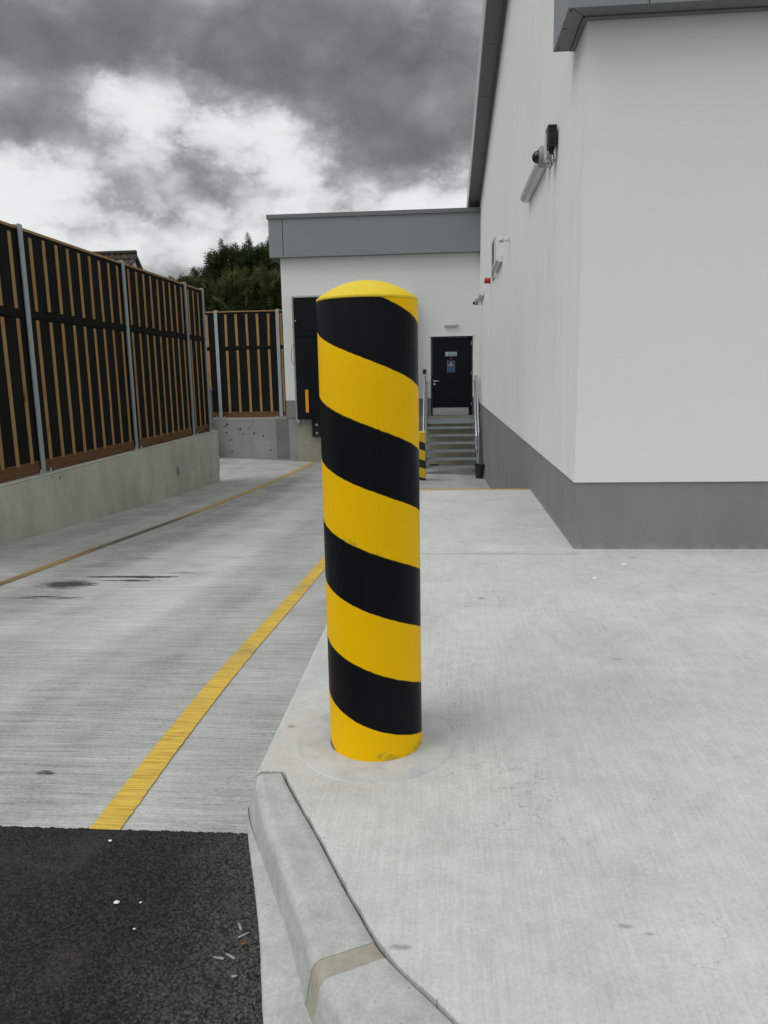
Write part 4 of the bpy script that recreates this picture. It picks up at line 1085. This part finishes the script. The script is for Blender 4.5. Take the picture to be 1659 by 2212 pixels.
# ------------------------------------------------------------------ house behind the fence
def f_tile(t, b):
    p = t.pos(); n = t.noise(p, 6, 5, .7); c = t.mix(n, (.028, .022, .018), (.075, .060, .050)); mo = t.ramp(t.noise(p, 3, 4, .6), .5, .65)
    return {'Base Color': t.mix(t.math('MULTIPLY', mo, .4), c, (.08, .085, .05))}
M_tile = material('brown_roof_tiles', rough=.9, fn=f_tile, spec=.2)
HX, HY, HZ = -12.85, 32.0, 6.40
hs = thing('house', 'house with brown tiled roof and white gable showing above the left fence', 'house', (HX - 4, HY + 3, -1.5))
m = MB()
def tiles(m_, x0, x1, y0, z0, y1, z1, rows_, cols_):
    # rows of curved pantiles going down the slope from ridge (y0,z0) to eaves (y1,z1)
    nrm = Vector((0, (z0 - z1), (y0 - y1))); nrm = Vector((0, -(z0 - z1), abs(y0 - y1))).normalized() if y1 < y0 else Vector((0, (z0 - z1), abs(y0 - y1))).normalized()
    nx_ = cols_ * 4
    for r_ in range(rows_):
        a, b_ = r_ / rows_, (r_ + 1) / rows_; o = len(m_.v)
        for tt, lift in ((a, .0), (b_, .05), (b_, .0)):
            for i in range(nx_ + 1):
                x = x0 + (x1 - x0) * i / nx_; wv_ = .03 * math.sin(i / 4 * 2 * math.pi)
                pt = Vector((x, y0 + (y1 - y0) * tt, z0 + (z1 - z0) * tt)) + nrm * (wv_ + lift)
                m_.v.append(tuple(pt))
        for s_ in range(2):
            for i in range(nx_):
                q = o + s_ * (nx_ + 1) + i; m_.f.append((q, q + 1, q + nx_ + 2, q + nx_ + 1)); m_.m.append(0)
tiles(m, HX - 9, HX, HY, HZ, HY - 3.2, HZ - 2.9, 10, 34); tiles(m, HX - 9, HX, HY, HZ, HY + 3.2, HZ - 2.9, 10, 34)
m.build('roof', M_tile, hs)
MB().tube([(HX - 9, HY, HZ + .03), (HX + .02, HY, HZ + .03)], .10, 8).build('ridge', M_tile, hs)
MB().prism([(HY - 3.0, HZ - 2.95), (HY + 3.0, HZ - 2.95), (HY, HZ - .12)], 'x', HX - .4, HX - .12).build('gable', M_white, hs)
for s_ in (-1, 1):
    MB().prism([(HY, HZ - .14), (HY, HZ + .02), (HY + s_ * 3.25, HZ - 2.93), (HY + s_ * 3.25, HZ - 3.10)], 'x', HX - .08, HX + .02).build('barge_board', P('dark_barge_board', (.03, .03, .03), .5) if s_ < 0 else bpy.data.materials['dark_barge_board'], hs)
MB().box(HX - 9, HX - .12, HY - 2.9, HY + 2.9, -1.6, HZ - 2.96).build('walls', P('house_brick', (.25, .14, .10), .85), hs)

# ------------------------------------------------------------------ trees
def leaf_mat(name, a, c, wood=False):
    def f(t, b):
        p = t.pos(); n = t.noise(p, 1.3, 4, .6); v = t.noise(p, 14, 3, .7)
        col = t.mix(t.math('ADD', t.math('MULTIPLY', n, .6), t.math('MULTIPLY', v, .5), clamp=True), a, c)
        return {'Base Color': col}
    m_ = material(name, rough=.75, fn=f, spec=.2); return m_
M_leaf1 = leaf_mat('dark_conifer_foliage', (.012, .024, .009), (.048, .078, .024))
M_leaf2 = leaf_mat('olive_conifer_foliage', (.022, .036, .010), (.090, .122, .036))
M_bark = P('tree_bark', (.06, .045, .035), .9)
def make_tree(name, label, loc, lobes, nsp, mat, seed, size=.42, up=.35, tips=()):
    rs = np.random.RandomState(seed); lx, ly, lz = loc
    root = thing(name, label, 'tree', loc, 'conifers behind the far fence')
    ctr = []
    V = []; Fc = []
    def spray(p, d, L):
        d = d / np.linalg.norm(d); ref = np.array([0, 0, 1.]) if abs(d[2]) < .9 else np.array([1., 0, 0])
        s = np.cross(d, ref); s /= np.linalg.norm(s); a = rs.uniform(0, math.pi); u = np.cross(s, d)
        s = s * math.cos(a) + u * math.sin(a)
        nb = 7
        for k in range(nb):
            q = p + d * L * (k / nb) ; ln = L * (.50 * (1 - k / nb) + .14); sd_ = 1 if k % 2 else -1
            e = d * .75 + s * sd_ * .65 - np.array([0, 0, .12]); e /= np.linalg.norm(e); wv_ = np.cross(e, np.cross(s, d)); wv_ /= (np.linalg.norm(wv_) + 1e-9)
            o = len(V); V.extend([q, q + e * ln * .55 + wv_ * ln * .13, q + e * ln, q + e * ln * .5 - wv_ * ln * .13]); Fc.append((o, o + 1, o + 2, o + 3))
        o = len(V); wv_ = s * L * .035; V.extend([p - wv_, p + wv_, p + d * L * 1.1]); Fc.append((o, o + 1, o + 2))
    tot = sum(w_[6] for w_ in lobes)
    limbs = MB()
    limbs.tube([(lx, ly, lz), (lx + .1, ly, lz + 2.2), (lx - .05, ly, lz + 4.4), (lx, ly, lobes[0][2] + lobes[0][5] * .3)], [.28, .22, .14, .05], 10)
    for (cx, cy, cz, rx, ry, rz, w_) in lobes:
        limbs.tube([(lx, ly, lz + (cz - lz) * .45), ((lx + cx) / 2, (ly + cy) / 2, lz + (cz - lz) * .75), (cx, cy, cz)], [.12, .08, .04], 7)
        for _ in range(int(nsp * w_ / tot)):
            dv = rs.normal(size=3); dv /= np.linalg.norm(dv); rr = rs.uniform(.35, 1.0) ** .45
            bump_ = 1 + .16 * math.sin(dv[0] * 7 + cx * 3) * math.cos(dv[2] * 6 + cz) + .10 * math.sin(dv[1] * 9 + dv[2] * 11)
            p = np.array([cx, cy, cz]) + dv * np.array([rx, ry, rz]) * rr * bump_
            d = dv * np.array([1, 1, .7]) + np.array([0, 0, up]) + rs.normal(size=3) * .30
            spray(p, d, size * rs.uniform(.6, 1.3))
    for (tx_, ty_, tz_, hh, lean) in tips:                    # leaders sticking out of the crown
        n_ = int(22 * hh / .6)
        for k in range(n_):
            u_ = k / n_; p = np.array([tx_ + lean * u_ * hh, ty_, tz_ + hh * u_]); an = rs.uniform(0, 2 * math.pi)
            d = np.array([math.cos(an), math.sin(an), .5 + 1.1 * u_]); spray(p, d, size * (1.15 * (1 - u_) + .32))
    me = MB(); me.v = [tuple(map(float, v)) for v in V]; me.f = Fc; me.m = [0] * len(Fc)
    me.build('crown', mat, root)
    limbs.build('trunk', M_bark, root, smooth=True)
TY = 29.0; k_ = TY / 30
make_tree('conifer', 'taller dark conifer with spiky top rising behind the far fence',
          (-7.6, TY + 1.0, -1.5),
          [(-7.8, TY + 1, 4.4, 1.8, 1.5, 1.5, 3.2), (-8.9, TY + 1, 4.2, 1.0, 1, 1.15, 1.3), (-6.9, TY + 1, 4.4, 1.1, 1, 1.2, 1.4), (-7.4, TY + 1, 2.6, 2.3, 1.6, 1.8, 2.0), (-8.2, TY + .8, 5.2, .8, .8, .8, .9), (-7.2, TY + .8, 5.2, .8, .8, .75, .9), (-9.6, TY + .8, 4.2, .6, .5, .4, .35)],
          4600, M_leaf1, 11, .36, .40,
          [(-9.0, TY + 1, 5.2, .8, -.15), (-8.5, TY + 1, 5.5, 1.0, -.15), (-8.0, TY + 1, 5.5, .8, -.1), (-7.55, TY + 1, 5.7, 1.0, -.02), (-7.1, TY + 1, 5.6, .7, .08), (-6.65, TY + 1, 5.5, 1.0, -.08), (-6.2, TY + 1, 5.1, .9, .08), (-9.5, TY + 1, 4.8, .7, -.4), (-9.7, TY + 1, 4.3, .6, -.6), (-5.9, TY + .8, 4.6, .7, .15)])
make_tree('conifer', 'broad olive green conifer in front of the taller dark one, behind the far fence',
          (-7.4, TY - 2, -1.5),
          [(-7.2, TY - 2, 3.1, 2.3, 1.2, 1.6, 4.6), (-8.5, TY - 2, 3.3, .95, .9, .9, 1.2), (-5.9, TY - 2, 3.5, 1.0, .9, 1.35, 1.7), (-8.0, TY - 2, 2.0, 1.1, .9, 1.2, 1.0), (-9.0, TY - 2, 4.25, .75, .5, .28, .5)],
          5800, M_leaf2, 5, .34, .30,
          [(-9.2, TY - 2, 4.3, .45, -1.1), (-9.0, TY - 2, 4.0, .45, -1.3), (-5.55, TY - 2, 4.1, .7, .25), (-6.4, TY - 2, 4.3, .5, .0), (-7.4, TY - 2, 4.4, .5, .1)])

# ------------------------------------------------------------------ small litter
def pebble(x, y, z, r, seed, name, mat, label, cat, grp):
    rr = random.Random(seed); m = MB(); prof = [(r * .5, -r * .2), (r, .1 * r), (r * .8, r * .5), (r * .3, r * .7)]
    m.revolve(prof, (x, y, z), seg=8); m.v = [(a + (rr.random() - .5) * r * .4 + (a - x) * .5, b + (rr.random() - .5) * r * .4, c) for a, b, c in m.v]
    return tag(m.build(name, mat, origin=(x, y, z), smooth=True), label, cat, grp)
ZA = -.1235
g = 'white stone crumbs on the dark asphalt'
pebble(.91, 4.52, .001, .013, 7, 'paper_scrap', M_stone, 'small white scrap on the pavement in front of the grey plinth, left of the other', 'scrap', 'white scraps on the pavement')
pebble(1.165, 4.85, .001, .015, 8, 'paper_scrap', M_stone, 'small white scrap on the pavement in front of the grey plinth, farther right', 'scrap', 'white scraps on the pavement')
pebble(-.876, 1.722, ZA, .0060, 1, 'white_stone', M_stone, 'largest white stone crumb, in the middle of the dark asphalt', 'stone', g)
pebble(-1.012, 1.984, ZA, .0042, 2, 'white_stone', M_stone, 'white stone crumb on the asphalt just below the end of the near yellow line', 'stone', g)
pebble(-.789, 1.629, ZA, .0026, 3, 'white_stone', M_stone, 'tiny white stone crumb on the asphalt nearest the bottom edge', 'stone', g)
pebble(-.812, 1.725, ZA, .0026, 4, 'white_stone', M_stone, 'tiny white stone crumb right of the largest one on the asphalt', 'stone', g)
g = 'pale wood chips on the asphalt beside the kerb'
for k, (x, y, L, a, lb) in enumerate([(-.522, 1.651, .026, 120, 'upper pale wood chip, leaning left, on the asphalt beside the kerb'), (-.505, 1.622, .030, 40, 'pale wood chip leaning right, just above the brown twig'),
                                      (-.518, 1.552, .030, 150, 'thickest pale wood chip, just below the brown twig'), (-.545, 1.545, .026, 172, 'thin flat pale wood chip left of the thickest one'), (-.492, 1.492, .014, 15, 'short pale wood chip nearest the bottom of the picture')]):
    ca, sa = math.cos(R(a)), math.sin(R(a)); m = MB(); w2_ = .0034; L *= 1.12
    q = [(-L * .5, -w2_ * .5), (-L * .2, -w2_), (L * .3, -w2_ * .7), (L / 2, -w2_ * .2), (L * .42, w2_ * .5), (L * .1, w2_ * .8), (-L * .4, w2_)]
    m.prism(q, 'z', ZA + .0010, ZA + .0026); m.v = [(x + a_ * ca - b_ * sa, y + a_ * sa + b_ * ca, c_) for a_, b_, c_ in m.v]
    tag(m.build('wood_chip', M_wood, origin=(x, y, ZA)), lb, 'wood chip', g)
m = MB(); x, y = -.497, 1.592; z = ZA + .004
m.tube([(x - .006, y - .018, z), (x - .003, y - .006, z + .001), (x + .002, y + .004, z)], .0010, 5)
for e_ in ((-.012, .010), (.001, .014), (.013, .008), (.014, -.001)): m.tube([(x - .003, y - .005, z + .001), (x + e_[0] * .6, y + e_[1] * .7, z + .002), (x + e_[0], y + e_[1], z)], .0009, 5)
tag(m.build('twig', M_twig, origin=(x, y, ZA)), 'tiny brown forked twig on the asphalt among the wood chips', 'twig')
for o in list(scn.objects):
    if '_o' in o: del o['_o']
